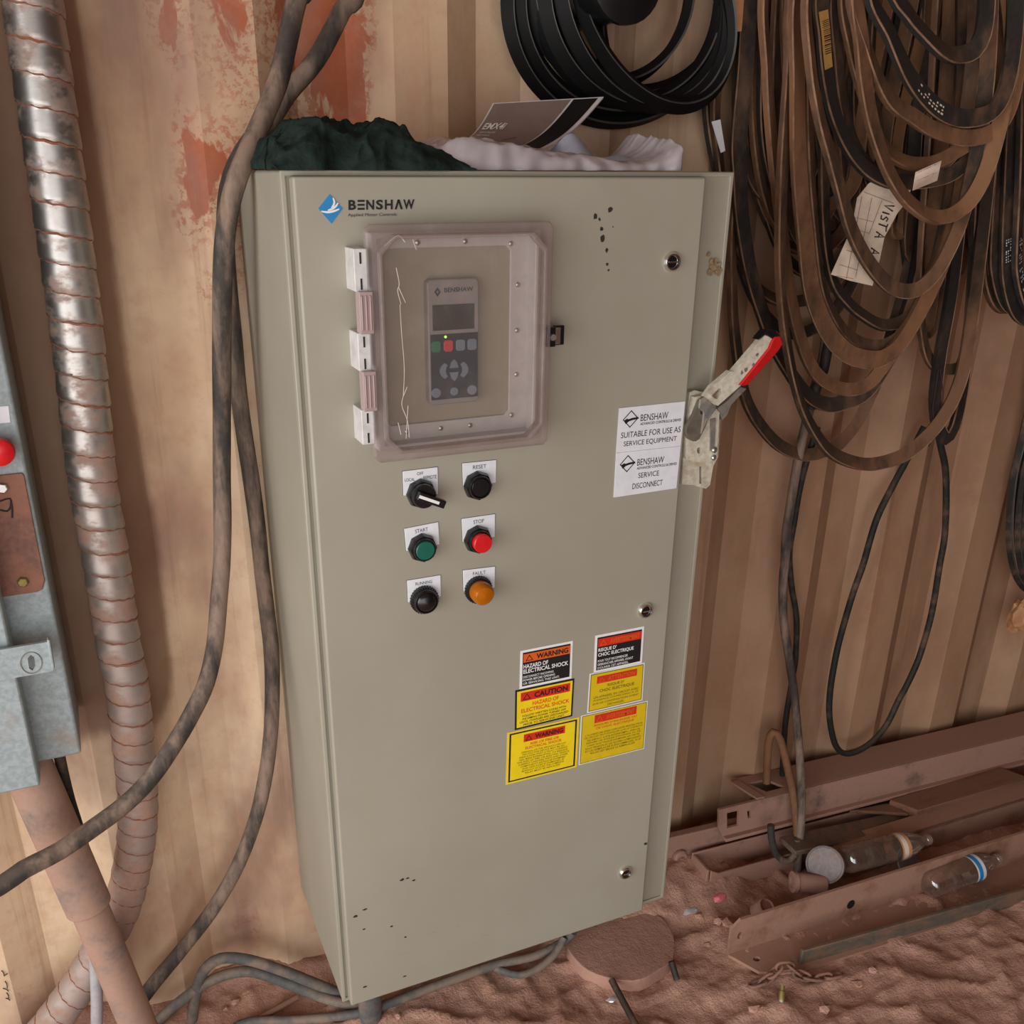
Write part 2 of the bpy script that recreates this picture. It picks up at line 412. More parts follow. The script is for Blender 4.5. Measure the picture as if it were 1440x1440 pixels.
# ------------------------------------------------------------------ room shell: an old shipping container
YW, YR = .284, .320                # near and far flats of the corrugated wall
ZB, H, W, D, TD = .20, 1.22, .602, .284, .0218
PER = .267; X0 = .309
def corrugation(name, xa, xb, z0, z1, ynear, yfar, mat, flip=False):
    mb = MB(); xs = []; k = math.floor((xa-X0)/PER)
    while X0+k*PER < xb:
        b = X0+k*PER
        for dx, far in ((-.079, 0), (0, 0), (.058, 1), (.130, 1)):
            xs.append((b+dx, yfar if far else ynear))
        k += 1
    xs = [(x, y) for x, y in xs if xa <= x <= xb]
    vs = []; fs = []
    nz = 1
    for x, y in xs: vs += [(x, y, z0), (x, y, z1), (x, y+(-.01 if flip else .01), z0), (x, y+(-.01 if flip else .01), z1)]
    for i in range(len(xs)-1):
        a = i*4; b = a+4
        fs += [(a, b, b+1, a+1), (a+2, a+3, b+3, b+2), (a+1, b+1, b+3, a+3), (a, a+2, b+2, b)]
    mb.add(vs, fs); o = mb.build(name, mat, ang=0, bevel=.012, seg=3); return struct(o)
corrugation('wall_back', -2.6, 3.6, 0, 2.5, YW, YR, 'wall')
wf = MB(); wf.box((1.1, 3.6), (-2.40, -2.36), (0, 2.5)).box((-2.6, -2.2), (-2.40, -2.36), (0, 2.5)).box((-2.2, 1.1), (-2.40, -2.36), (2.05, 2.5))
M['shell'] = plain('dusty_container_paint', (150, 116, 92), .8, 0, .15, 6)
struct(wf.build('wall_front', 'shell'))
struct(MB().box((3.6, 3.64), (-2.4, .4), (0, 2.5)).build('wall_right', 'shell'))
struct(MB().box((-2.64, -2.6), (-2.4, -2.2), (0, 2.5)).box((-2.64, -2.6), (.15, .4), (0, 2.5)).box((-2.64, -2.6), (-2.2, .15), (2.2, 2.5)).build('wall_left', 'shell'))
struct(MB().box((-2.64, 3.64), (-2.4, .4), (2.5, 2.54)).build('ceiling', 'shell'))
# clay floor with ripples and tracked mud
def clay_h(x, y):
    p = Vector((x, y, 0))
    h = .012*noise.noise(p*2.6)+.007*noise.noise(p*9+Vector((3, 1, 0)))
    r = 1-abs(noise.noise(Vector((x*7+y*5, y*13-x*3, .3)))*2)
    h += .020*max(0, r-.45)**1.3
    r2 = 1-abs(noise.noise(Vector((x*23-y*9, y*30+x*8, 2.3)))*2)
    h += .0085*max(0, r2-.35)**1.2+.0030*noise.noise(p*46)+.0014*noise.noise(p*95)
    d = math.hypot((x-.70)/.28, (y-.21)/.12)               # soil banked up beside the cabinet foot
    h += .055*max(0, 1-d*d)
    h += .03*max(0, 1-abs(y-.31)/.10)                       # drift along the wall
    return h
def make_floor():
    mb = MB(); x0, x1, y0, y1, st = -.75, 2.25, -.75, .33, .0085
    nx = int((x1-x0)/st); ny = int((y1-y0)/st); vs = []; fs = []
    for j in range(ny+1):
        for i in range(nx+1):
            x = x0+(x1-x0)*i/nx; y = y0+(y1-y0)*j/ny
            e = min(1, (x-x0)/.08, (x1-x)/.08, (y-y0)/.08)
            vs.append((x, y, -.004+.004*e+clay_h(x, y)*max(0, e)))
    for j in range(ny):
        for i in range(nx):
            a = j*(nx+1)+i; fs.append((a, a+1, a+nx+2, a+nx+1))
    mb.add(vs, fs); mb.box((-2.64, 3.64), (-2.4, .42), (-.06, -.006))
    return struct(mb.build('floor', 'clay', ang=80))
make_floor()
struct(MB().box((-40, 40), (-40, -2.41), (-.1, -.03)).build('ground_outside', 'clay', ang=0))
# scribbled marker note on the wall, low at the left
MB().lathe(onY(35, 410, YR-.0012), -Y_, [(.014, 0), (.013, .0006), (0, .0006)], 14, cap=False).build('rust_hole', 'chip', bpy.data.objects['wall_back'])
scr = MB()
for i, (x, y, dx, dy) in enumerate([(2, 1365, 4, 8), (7, 1380, 3, 10), (4, 1390, 8, 4), (9, 1396, 3, 9), (8, 1404, 6, 3), (5, 1372, 5, -3)]):
    P = [onY(x, y, YW-.0015), onY(x+dx*.5+1, y+dy*.4, YW-.0015), onY(x+dx, y+dy, YW-.0015)]
    scr.tube(smooth(P, .004), .0007, 5)
o = scr.build('marker_scribble', 'ink', bpy.data.objects['wall_back'])

# ------------------------------------------------------------------ the control cabinet
cab = thing('control_cabinet', 'tall beige steel motor control cabinet with keypad window and buttons', 'cabinet', (W/2, D/2, ZB))
ZT = ZB+H
body = MB().box((0, W), (0, D), (ZB, ZT)).build('body', 'cab', cab, bevel=.004)
# rolled front lip of the body
lip = MB(); e = .006
lip.plate([(0, -.004, ZB), (W, -.004, ZB), (W, -.004, ZT), (0, -.004, ZT)], Y_*.006, [[(e, -.004, ZB+e), (e, -.004, ZT-e), (W-e, -.004, ZT-e), (W-e, -.004, ZB+e)]])
lip.build('front_lip', 'cab', cab, bevel=.0015)
dx0, dx1, dz0, dz1 = .0095, .5457, ZB+.0054, ZB+1.2140
door = MB().box((dx0, dx1), (-TD, -.001), (dz0, dz1)).build('door', 'cab', cab, bevel=.003, seg=3)
YD = -TD
def dY(px, py, off=0): return onY(px, py, YD-off)
# --- maker's logo
c6 = crop(440, 260, 9.0)
lg = MB(); lg.plate([dY(*c6(*p), .0006) for p in ((212, 118), (378, 300), (235, 490), (68, 300))], Y_*.0005)
logo = lg.build('logo_diamond', 'blue', cab, ang=0)
sw = MB()
def stroke(mb, c, pts, wpx, Y, dep=.0003, n=10):
    P = smooth([onY(*c(*p), Y) for p in pts], .0015); L = len(P)
    for i in range(L-1):
        t0, t1 = i/(L-1), (i+1)/(L-1)
        d = (P[i+1]-P[i]).normalized(); nn = Vector((-d.z, 0, d.x))
        w0, w1 = (w_(t) if callable(wpx) else wpx for t, w_ in ((t0, wpx), (t1, wpx)))
        mb.add([P[i]-nn*w0, P[i+1]-nn*w1, P[i+1]+nn*w1, P[i]+nn*w0], [(0, 1, 2, 3)])
for pts in ([(105, 335), (190, 345), (270, 330), (335, 305)], [(190, 322), (250, 300), (295, 265), (318, 228)], [(235, 290), (262, 255), (272, 215), (255, 165)]):
    stroke(sw, c6, pts, lambda t: .0003+.0009*math.sin(math.pi*min(1, t*.8+.1)), YD-.0010)
sw.build('logo_swoosh', 'whiteprint', logo, ang=0)
lt = MB()
def ltext(mb, c, txt, x0, x1, yt0, yb0, yt1, yb1, bold=0., off=.0008):
    q = quad(c, YD-off, [(x0, yt0), (x1, yt1), (x1, yb1), (x0, yb0)]); q.text(mb, txt, 0, 0, 1, 1, bold)
def yt(x): return 192-(x-450)*.010
def yb(x): return 318-(x-450)*.014
for ch, a, b in (('B', 450, 545), ('N', 675, 775), ('S', 798, 888), ('H', 910, 1010), ('W', 1143, 1285)):
    ltext(lt, c6, ch, a, b, yt(a), yb(a), yt(b), yb(b), .03)
for v0, v1 in ((0, .2), (.4, .6), (.8, 1)):
    q = quad(c6, YD-.0008, [(565, yt(565)), (655, yt(655)), (655, yb(655)), (565, yb(565))]); lt.add([q.p(0, v0), q.p(1, v0), q.p(1, v1), q.p(0, v1)], [(0, 1, 2, 3)])
for pg in ([(1035, yb(1035)), (1072, yt(1072)), (1098, yt(1098)), (1061, yb(1061))], [(1072, yt(1072)), (1098, yt(1098)), (1137, yb(1137)), (1110, yb(1110))]):
    lt.add([onY(*c6(*p), YD-.0008) for p in pg], [(0, 1, 2, 3)])
lt.build('logo_lettering', 'blackmatte', cab, ang=0)
lt = MB(); ltext(lt, c6, 'Applied Motor Controls', 443, 1058, 362, 412, 352, 402)
lt.build('logo_tagline', 'blackmatte', cab, ang=0)

# --- quarter-turn latches
for px, py in ((946, 368), (906, 858), (880, 1226)):
    P = dY(px, py); P.x = .5015
    lb = MB().lathe(P, -Y_, [(.0125, 0), (.0125, .003), (.0105, .006), (.0088, .006), (.0082, .0025), (.0, .0025)], 28, cap=False).build('quarter_turn_latch', 'chrome', cab)
    MB().lathe(P-Y_*.0026, -Y_, [(.0076, 0), (.0072, .001), (.004, .0012), (.0, .0012)], 20, cap=False).build('latch_insert', 'black', lb)
    MB().obox(P-Y_*.0036, X_, Z_, -Y_, (-.006, .006), (-.001, .001), (0, .0024)).build('slot_bar', 'chrome', lb)
# --- paint chips by the top latch
for i, (x, y, r) in enumerate([(837, 304, 4), (858, 295, 4.5), (846, 322, 3), (848, 335, 4.5), (853, 352, 3), (854, 372, 2.2), (856, 380, 1.6), (862, 319, 1.2), (843, 308, 2.2)]):
    P = dY(x, y, .0004); rr = r*.00098; n = 9
    pl = [P+Vector((rr*math.cos(6.283*k/n)*random.uniform(.5, 1.1), 0, rr*math.sin(6.283*k/n)*random.uniform(.6, 1.25))) for k in range(n)]
    MB().plate(pl, Y_*.0003).build('paint_chip', 'chip', cab, ang=0)
for i, (x, y, r) in enumerate([(566, 1237, 3), (574, 1235, 2.2), (582, 1238, 2), (513, 1279, 2.5), (512, 1307, 1.8), (551, 1303, 2.2), (570, 1318, 2), (513, 1388, 2.4), (569, 1373, 2), (500, 1289, 3.5), (908, 1187, 3.5)]):
    P = dY(x, y, .0004); rr = r*.00105; n = 8
    pl = [P+Vector((rr*math.cos(6.283*k/n)*random.uniform(.6, 1.7), 0, rr*math.sin(6.283*k/n)*random.uniform(.4, .9))) for k in range(n)]
    MB().plate(pl, Y_*.0003).build('paint_chip', 'chip', cab, ang=0)
for x, y, r in ((1004, 375, 7), (1010, 382, 6), (999, 383, 5), (1012, 372, 3.5), (997, 358, 3), (1001, 367, 4), (1007, 366, 3), (1014, 380, 3)):
    P = onY(x, y, -.0045); rr = r*.00095; n = 14
    pl = [P+Vector((rr*math.cos(6.283*k/n)*random.uniform(.7, 1.15), random.uniform(0, .0001), rr*math.sin(6.283*k/n)*random.uniform(.7, 1.2))) for k in range(n)]
    MB().plate(pl, Y_*.0006).build('mud_spot', 'ruststain', cab, ang=0)
# --- inspection window over the keypad
wx0, wx1, wz0, wz1 = .0775, .3085, ZB+.895, ZB+1.166
yf = -.060
def rect(x0, x1, z0, z1, y): return [Vector((x0, y, z0)), Vector((x1, y, z0)), Vector((x1, y, z1)), Vector((x0, y, z1))]
def octa(x0, x1, z0, z1, y, c): return [Vector(p) for p in ((x0+c, y, z0), (x1-c, y, z0), (x1, y, z0+c), (x1, y, z1-c), (x1-c, y, z1), (x0+c, y, z1), (x0, y, z1-c), (x0, y, z0+c))]
fr = MB(); i1, i2 = .010, .0165
fr.plate(rect(wx0+i1, wx1-i1, wz0+i1, wz1-i1, yf+.014), Y_*(YD-yf-.014), [rect(wx0+i2, wx1-i2, wz0+i2, wz1-i2, yf+.014)])
fr.plate(rect(wx0+i2-.001, wx1-i2+.001, wz0+i2-.001, wz1-i2+.001, YD-.004), Y_*.004, [octa(wx0+i2+.010, wx1-i2-.024, wz0+i2+.019, wz1-i2-.012, YD-.004, .006)])
win = fr.build('inspection_window', 'inner', cab, bevel=.001, label='clear hinged window cover with smoky plastic rim over keypad')
rim = MB(); rim.plate(octa(wx0, wx1, wz0, wz1, yf, .006), Y_*.013, [octa(wx0+.014, wx1-.014, wz0+.014, wz1-.014, yf, .016)])
rim.build('lid_rim', 'rim', win, bevel=.002)
rg = MB(); rg.plate(octa(wx0+.011, wx1-.011, wz0+.011, wz1-.011, yf-.009, .018), Y_*.0088, [octa(wx0+.0155, wx1-.0155, wz0+.0155, wz1-.0155, yf-.009, .017)])
rg.build('raised_edge', 'rim', win, bevel=.0015)
MB().plate(octa(wx0+.016, wx1-.016, wz0+.016, wz1-.016, yf-.0065, .0165), Y_*.003).build('lens', 'lens', win, ang=0)
c5 = crop(480, 280, 3.788)
for pts in ([(292, 365), (308, 450), (300, 490), (318, 560)], [(305, 470), (342, 552)], [(312, 560), (320, 700), (335, 900), (330, 1050)], [(350, 1000), (322, 1090), (352, 1180), (362, 1270)], [(302, 1190), (318, 1255)], [(355, 1100), (345, 1275)], [(230, 250), (300, 195), (340, 230)], [(380, 215), (400, 270)]):
    sc = MB(); stroke(sc, c5, pts, lambda t: .00045, yf-.0072); sc.build('scratch', 'scratch', win, ang=0)
fx0, fx1 = wx0+i2+.005, wx1-i2-.014; fz0, fz1 = wz0+i2+.010, wz1-i2-.006
for x, z in [(fx0+.05, fz1), (.5*(fx0+fx1)+.02, fz1), (fx1-.01, fz1-.004), (fx1, fz0+.17), (fx1, fz0+.115), (fx1, fz0+.06), (fx1-.006, fz0+.008), (fx0+.03, fz0), (fx0+.075, fz0), (fx0+.115, fz0), (fx0, fz0+.12), (fx0, fz0+.2)]:
    MB().lathe((x, YD-.004, z), -Y_, [(.0033, 0), (.003, .0012), (.0012, .0022), (0, .0022)], 12, cap=False).build('screw', 'metal', win)
# hinges on the left edge
hz = [(262, 490), (488, 712), (712, 912), (912, 1122), (1122, 1305)]
for k, (ya, yb_) in enumerate(hz):
    za = onY(*c5(100, ya), yf+.008).z; zb = onY(*c5(120, yb_), yf+.008).z
    if k % 2 == 0:
        h = MB().box((wx0-.014, wx0+.002), (yf+.004, YD+.001), (zb, za)).build('hinge', 'hinge', win, bevel=.001)
        for zz in (za-.012, zb+.006):
            MB().box((wx0-.0075, wx0-.0055), (yf+.0034, yf+.0041), (zz-.004, zz+.008)).build('hinge_slot', 'blackmatte', win, ang=0)
    else:
        kn = MB().box((wx0-.012, wx0+.004), (yf-.004, yf+.012), (zb, za))
        for q in range(3): kn.box((wx0-.0105+q*.005, wx0-.0085+q*.005), (yf-.0056, yf-.0038), (zb+.004, za-.004))
        kn.build('hinge_knuckle', 'knuckle', win, bevel=.001)
# latch on the right edge
lz = ZB+1.030
MB().box((wx1-.002, wx1+.010), (yf+.006, YD), (lz-.012, lz+.012)).build('latch_block', 'black', win, bevel=.001)
MB().box((wx1+.010, wx1+.024), (yf+.010, yf+.016), (lz-.011, lz+.013)).build('latch_clip', 'black', win, bevel=.001)
MB().box((wx1+.0095, wx1+.017), (yf+.007, yf+.010), (lz-.009, lz+.011)).build('latch_plate', 'chrome', win, bevel=.0006)
MB().lathe((wx1+.005, yf+.006, lz), -Y_, [(.0045, 0), (.004, .003), (0, .003)], 14, cap=False).build('latch_pin', 'metal', win)
# --- keypad
kx0, kx1, kz0, kz1, ky = .1565, .2225, ZB+.9535, ZB+1.1025, YD-.0135
pad = MB(); pad.plate(octa(kx0, kx1, kz0, kz1, ky, .004), Y_*.0135); pad = pad.build('keypad', 'keypad', cab, bevel=.0015, label='grey handheld keypad with dark screen behind the window')
Kp = lambda u, v, o=.0006: Vector((kx0+(kx1-kx0)*u, ky-o, kz1-(kz1-kz0)*v))
def kq(u0, v0, u1, v1, o): return [Kp(u0, v0, o), Kp(u1, v0, o), Kp(u1, v1, o), Kp(u0, v1, o)]
MB().plate(kq(.04, .425, .97, .955, .0006), Y_*.0006).build('key_panel', 'keydark', pad, ang=0)
MB().plate(kq(.09, .195, .90, .395, .0006), Y_*.0006).build('screen', 'screen', pad, ang=0)
MB().plate([Kp(.13, .095), Kp(.19, .06), Kp(.25, .095), Kp(.19, .13)], Y_*.0005, [[Kp(.165, .095), Kp(.19, .08), Kp(.215, .095), Kp(.19, .11)]]).build('pad_emblem', 'keydark', pad, ang=0)
tq = MB(); Quad(Kp(.32, .065), Kp(.88, .065), Kp(.88, .1), Kp(.32, .1)).text(tq, 'BENSHAW', 0, 0, 1, 1, .02); tq.build('pad_lettering', 'keydark', pad, ang=0)
for k, (u, mt) in enumerate(((.05, 'keygreen'), (.29, 'keyred'), (.53, 'keyblue'), (.76, 'keyblue'))):
    MB().plate(octa(Kp(u, 0).x, Kp(u+.18, 0).x, Kp(0, .565).z, Kp(0, .475).z, ky-.0022, .002), Y_*.0017).build('key', mt, pad, bevel=.0005)
MB().lathe(Kp(.33, .447), -Y_, [(.0016, 0), (.0014, .001), (0, .0014)], 10, cap=False).build('status_light', 'led', pad)
MB().plate([Kp(.40, .70, .0022), Kp(.575, .70, .0022), Kp(.545, .655, .0022), Kp(.49, .63, .0022), Kp(.43, .655, .0022)], Y_*.0017).build('arrow_key', 'keyblue', pad, ang=0)
MB().plate([Kp(.40, .735, .0022), Kp(.575, .735, .0022), Kp(.545, .785, .0022), Kp(.49, .81, .0022), Kp(.43, .785, .0022)], Y_*.0017).build('arrow_key', 'keyblue', pad, ang=0)
for sg in (-1, 1):
    arc = [Kp(.487+sg*(.285*math.cos(a)), .72+.085*math.sin(a), .0022) for a in [R_(d) for d in range(-50, 51, 10)]]
    arc += [Kp(.487+sg*(.285*.62*math.cos(a)-.01), .72+.07*math.sin(a), .0022) for a in [R_(d) for d in range(40, -41, -20)]]
    MB().plate(arc, Y_*.0017).build('arrow_key', 'keyblue', pad, ang=0)
for u, r in ((.13, .0062), (.49, .0052), (.85, .0062)):
    MB().lathe(Kp(u, .895), -Y_, [(r, 0), (r, .0012), (r*.9, .0018), (0, .0018)], 18, cap=False).build('round_key', 'keyblue', pad)

# --- operator devices
c7 = crop(540, 630, 5.76)
def device(name, pl, ctr, words, kind):
    q = quad(c7, YD-.0012, pl)
    mb = MB(); q.plate(mb, Vector(), .0012); leg = mb.build(name, 'white', cab, bevel=.0003, label={'selector': 'black selector switch with white pointer on LOCAL OFF REMOTE plate', 'black': 'black push button on white RESET plate', 'green': 'green push button on white START plate', 'red': 'red push button on white STOP plate', 'lampblack': 'black domed pilot light on white RUNNING plate', 'amber': 'amber domed pilot light on white FAULT plate'}[kind])
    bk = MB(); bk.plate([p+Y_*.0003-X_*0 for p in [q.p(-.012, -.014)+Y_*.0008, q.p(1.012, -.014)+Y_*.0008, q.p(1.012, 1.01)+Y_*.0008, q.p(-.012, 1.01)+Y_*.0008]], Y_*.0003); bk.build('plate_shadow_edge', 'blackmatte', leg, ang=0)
    t = MB()
    for tx, u0, v0, u1, v1 in words: q.text(t, tx, u0, v0, u1, v1, .0, -Y_*.0003)
    t.build('legend', 'ink', leg, ang=0)
    P = onY(*c7(*ctr), YD-.012); P.y = YD; r = .0185; n = 8
    if kind in ('lampblack', 'amber'):
        MB().lathe(P, -Y_, [(r*1.02, 0), (r*1.02, .008), (r*.98, .010), (r*.9, .010)], 40).build('bezel', 'black', leg, ang=25)
        kb = MB()
        for k in range(30):
            a = 6.283*k/30; d = Vector((math.cos(a), 0, math.sin(a))); tt = Vector((-math.sin(a), 0, math.cos(a)))
            kb.obox(P+d*r*1.01, tt, d, -Y_, (-.0009, .0009), (0, .0010), (.0015, .0085))
        kb.build('knurling', 'black', leg, ang=0)
        if kind == 'amber':
            MB().lathe(P-Y_*.010, -Y_, [(r*.86, 0), (r*.86, .010), (r*.82, .014), (r*.66, .018), (r*.35, .0195), (0, .020)], 32, cap=False).build('lamp_lens', 'amber', leg)
            MB().lathe(P-Y_*.0105, -Y_, [(r*.4, 0), (r*.35, .008), (0, .009)], 12, cap=False).build('lamp_bulb', 'yellow', leg)
        else:
            MB().lathe(P-Y_*.010, -Y_, [(r*.94, 0), (r*.94, .003), (r*.86, .0055), (r*.80, .0055), (r*.76, .004), (r*.66, .0065), (r*.4, .009), (0, .010)], 32, cap=False).build('lamp_lens', 'black', leg)
    else:
        # octagonal locking nut
        rr = r*1.06
        MB().lathe(P, -Y_, [(rr, 0), (rr, .006), (rr*.93, .0105), (rr*.8, .0105)], 8).build('nut', 'black', leg, ang=20)
        if kind == 'selector':
            MB().lathe(P-Y_*.0105, -Y_, [(r*.86, 0), (r*.86, .007), (r*.8, .009), (0, .009)], 28, cap=False).build('knob', 'black', leg)
            U = Vector((.905, 0, -.425)).normalized(); V = Vector((.425, 0, .905)).normalized(); Q = P-Y_*.0195
            MB().obox(Q, U, V, -Y_, (-.013, .026), (-.0052, .0052), (0, .010)).build('lever', 'black', leg, bevel=.0012)
            MB().obox(Q-Y_*.010, U, V, -Y_, (-.0125, .0165), (-.0019, .0019), (0, .0006)).build('pointer', 'whiteprint', leg, ang=0)
        else:
            MB().lathe(P-Y_*.0105, -Y_, [(r*.84, 0), (r*.84, .004), (r*.80, .0052), (r*.74, .0052), (r*.70, .003), (0, .003)], 32, cap=False).build('bezel', 'black', leg)
            hh = {'red': .009, 'green': .0025, 'black': .0004}[kind]
            MB().lathe(P-Y_*.0135, -Y_, [(r*.70, 0), (r*.70, hh), (r*.64, hh+.001), (0, hh+.0012)], 28, cap=False).build('button', {'red': 'red', 'green': 'green', 'black': 'black'}[kind], leg)
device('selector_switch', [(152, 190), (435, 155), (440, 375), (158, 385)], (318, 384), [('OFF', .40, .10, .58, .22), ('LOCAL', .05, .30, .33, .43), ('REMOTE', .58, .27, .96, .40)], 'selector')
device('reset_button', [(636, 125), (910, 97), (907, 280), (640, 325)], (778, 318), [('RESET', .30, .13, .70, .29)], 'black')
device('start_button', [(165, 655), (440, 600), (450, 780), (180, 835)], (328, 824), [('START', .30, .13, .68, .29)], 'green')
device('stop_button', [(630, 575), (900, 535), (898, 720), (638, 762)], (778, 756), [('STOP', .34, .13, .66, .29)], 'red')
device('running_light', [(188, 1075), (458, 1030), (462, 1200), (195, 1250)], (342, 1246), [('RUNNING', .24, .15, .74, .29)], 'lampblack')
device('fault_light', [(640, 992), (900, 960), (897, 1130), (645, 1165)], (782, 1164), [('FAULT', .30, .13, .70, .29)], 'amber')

# --- maker's white information plates
c8 = crop(840, 440, 5.143)
for nm, pts, lines, lab in (
    ('service_plate', [(160, 690), (636, 640), (603, 962), (138, 1012)], [('SUITABLE FOR USE AS', .05, .55, .97, .68), ('SERVICE EQUIPMENT', .10, .76, .92, .89)], 'white plate reading SUITABLE FOR USE AS SERVICE EQUIPMENT'),
    ('disconnect_plate', [(138, 1014), (603, 964), (572, 1268), (120, 1335)], [('SERVICE', .36, .51, .69, .63), ('DISCONNECT', .28, .74, .76, .87)], 'white plate reading SERVICE DISCONNECT')):
    q = quad(c8, YD-.0012, pts); mb = MB(); q.plate(mb, Vector(), .0011); pl = mb.build(nm, 'white', cab, ang=0, label=lab)
    t = MB(); of = -Y_*.0003
    q.text(t, 'BENSHAW', .33, .19, .75, .34, 0., of); q.text(t, 'ADVANCED CONTROLS & DRIVES', .33, .37, .96, .43, .012, of)
    for l in lines: q.text(t, *l, 0., of)
    t.build('lettering', 'blackmatte', pl, ang=0)
    dm = MB(); a, b, cc, d = q.p(.18, .07), q.p(.295, .26), q.p(.175, .46), q.p(.06, .27)
    ctr = (a+b+cc+d)/4; dm.plate([p+of for p in (a, b, cc, d)], Y_*.0002, [[ctr+(p-ctr)*.86+of for p in (a, b, cc, d)]])
    dm.plate([q.p(*p)+of*1.6 for p in ((.075, .29), (.12, .25), (.15, .265), (.20, .245), (.29, .235), (.30, .275), (.20, .295), (.15, .315), (.11, .37))], Y_*.0002)
    dm.build('emblem', 'blackmatte', pl, ang=0)

# --- warning labels
c9 = crop(690, 860, 5.5375)
def sub4(q, pts): return q
def warn(name, lab, outer, border, inner_mat, inset, bar, bar_mat, head, head_mat, title, title_mat, small, small_mat, line=None):
    q = quad(c9, YD-.0005, outer); mb = MB(); q.plate(mb, Vector(), .0004); pl = mb.build(name, border, cab, ang=0, label=lab)
    iu, iv = inset; o1, o2, o3 = -Y_*.0003, -Y_*.0006, -Y_*.0009
    if line:
        mb = MB(); q.plate(mb, -Y_*.00015, .0001, iu*.55, iv*.55, 1-iu*.55, 1-iv*.55); mb.build('border_line', line, pl, ang=0)
    mb = MB(); q.plate(mb, o1, .0002, iu, iv, 1-iu, 1-iv); mb.build('panel', inner_mat, pl, ang=0)
    u0, v0, u1, v1 = bar; mb = MB(); q.plate(mb, o2, .0002, u0, v0, u1, v1); mb.build('header_bar', bar_mat, pl, ang=0)
    t = MB(); hu0 = u0+(u1-u0)*.27; q.text(t, head, hu0, v0+(v1-v0)*.2, u1-(u1-u0)*.05, v0+(v1-v0)*.82, .03, o3)
    s = (v1-v0); tri = [q.p(u0+(u1-u0)*.12, v0+s*.15)+o3, q.p(u0+(u1-u0)*.20, v0+s*.85)+o3, q.p(u0+(u1-u0)*.04, v0+s*.85)+o3]
    ct = (tri[0]+tri[1]+tri[2])/3; t.plate(tri, Y_*.0001, [[ct+(p-ct)*.7 for p in tri]])
    t.build('header', head_mat, pl, ang=0)
    for grp, mt, nm2 in ((title, title_mat, 'title'), (small, small_mat, 'small_print')):
        t = MB()
        for l in grp: q.text(t, l[0], l[1], l[2], l[3], l[4], .022 if nm2 == 'title' else .008, o2)
        if t.v: t.build(nm2, mt, pl, ang=0)
def lines(txts, u0, u1, v0, v1, centre=False):
    n = len(txts); mx = max(map(len, txts)); out = []; dv = (v1-v0)/n
    for i, tx in enumerate(txts):
        wv = (u1-u0)*len(tx)/mx; a = u0+((u1-u0)-wv)/2 if centre else u0
        out.append((tx, a, v0+dv*i+dv*.12, a+wv, v0+dv*i+dv*.80))
    return out
warn('warning_label', 'white and black label with orange WARNING bar', [(232, 308), (640, 228), (630, 520), (225, 605)], 'whiteprint', 'blackmatte', (.045, .06), (.06, .10, .955, .315), 'orange', 'WARNING', 'blackmatte',
     [('HAZARD OF', .06, .37, .53, .48), ('ELECTRICAL SHOCK', .06, .50, .92, .61)], 'whiteprint', lines(['DISCONNECT INCOMING', 'POWER BEFORE OPENING', 'OR SERVICING THIS UNIT.'], .06, .76, .66, .92), 'whiteprint')
warn('caution_label', 'black bordered yellow label with red CAUTION bar', [(192, 615), (652, 520), (635, 815), (188, 925)], 'blackmatte', 'yellow', (.03, .045), (.09, .09, .93, .31), 'redprint', 'CAUTION', 'blackmatte',
     [('HAZARD OF', .29, .36, .74, .46), ('ELECTRICAL SHOCK', .10, .50, .93, .60)], 'orange', lines(['FOLLOW WRITTEN CODES WITH', 'INCOMING POWER TURNED OFF', 'UNTIL CHARGES ARE DISCHARGED', 'PRIOR TO SERVICING UNIT.'], .08, .92, .65, .95, True), 'blackmatte')
warn('warning_label', 'large yellow label with black frame and short red WARNING bar', [(130, 945), (690, 822), (670, 1210), (118, 1350)], 'yellow', 'yellow', (.055, .06), (.225, .10, .80, .245), 'redprint', 'WARNING', 'blackmatte',
     [('RISK OF FIRE OR', .32, .275, .72, .325), ('ELECTRICAL SHOCK', .25, .345, .76, .395)], 'orange', lines(['OPENING OF THE BRANCH CIRCUIT', 'PROTECTIVE DEVICE MAY BE AN', 'INDICATION THAT A FAULT CURRENT', 'HAS BEEN INTERRUPTED. TO REDUCE', 'THE RISK OF FIRE OR ELECTRIC SHOCK', 'CURRENT CARRYING PARTS AND OTHER', 'COMPONENTS SHOULD BE EXAMINED', 'AND REPLACED IF DAMAGED. IF', 'BURNOUT OCCURS THE COMPLETE', 'RELAY MUST BE REPLACED.'], .14, .88, .42, .88, True), 'olive', 'blackmatte')
warn('warning_label', 'white and black French label with red AVERTISSEMENT bar', [(815, 188), (1196, 115), (1178, 400), (803, 482)], 'whiteprint', 'blackmatte', (.045, .065), (.06, .105, .955, .315), 'redprint', 'AVERTISSEMENT', 'orange',
     [("RISQUE D'", .07, .35, .44, .46), ('CHOC ELECTRIQUE', .07, .48, .80, .59)], 'whiteprint', lines(['POUR TOUT RECOMMENCER', 'DEBRANCHER APPAREIL AVANT', "D'OUVRIR CET APPAREIL."], .07, .80, .65, .93), 'whiteprint')
warn('attention_label', 'white bordered yellow French label with red ATTENTION bar', [(772, 485), (1200, 398), (1182, 690), (752, 792)], 'whiteprint', 'yellow2', (.035, .05), (.135, .11, .86, .29), 'redprint', 'ATTENTION', 'orange',
     [("RISQUE D'", .33, .34, .63, .42), ('CHOC ELECTRIQUE', .19, .45, .82, .54)], 'olive', lines(['UN APPAREIL EN CIRCUIT AVEC', 'PUISSANCE COUPEE JUSQU A CE', 'QUE LES CONDENSATEURS SOIENT', 'DECHARGES.'], .08, .92, .60, .93, True), 'olive', 'olive')
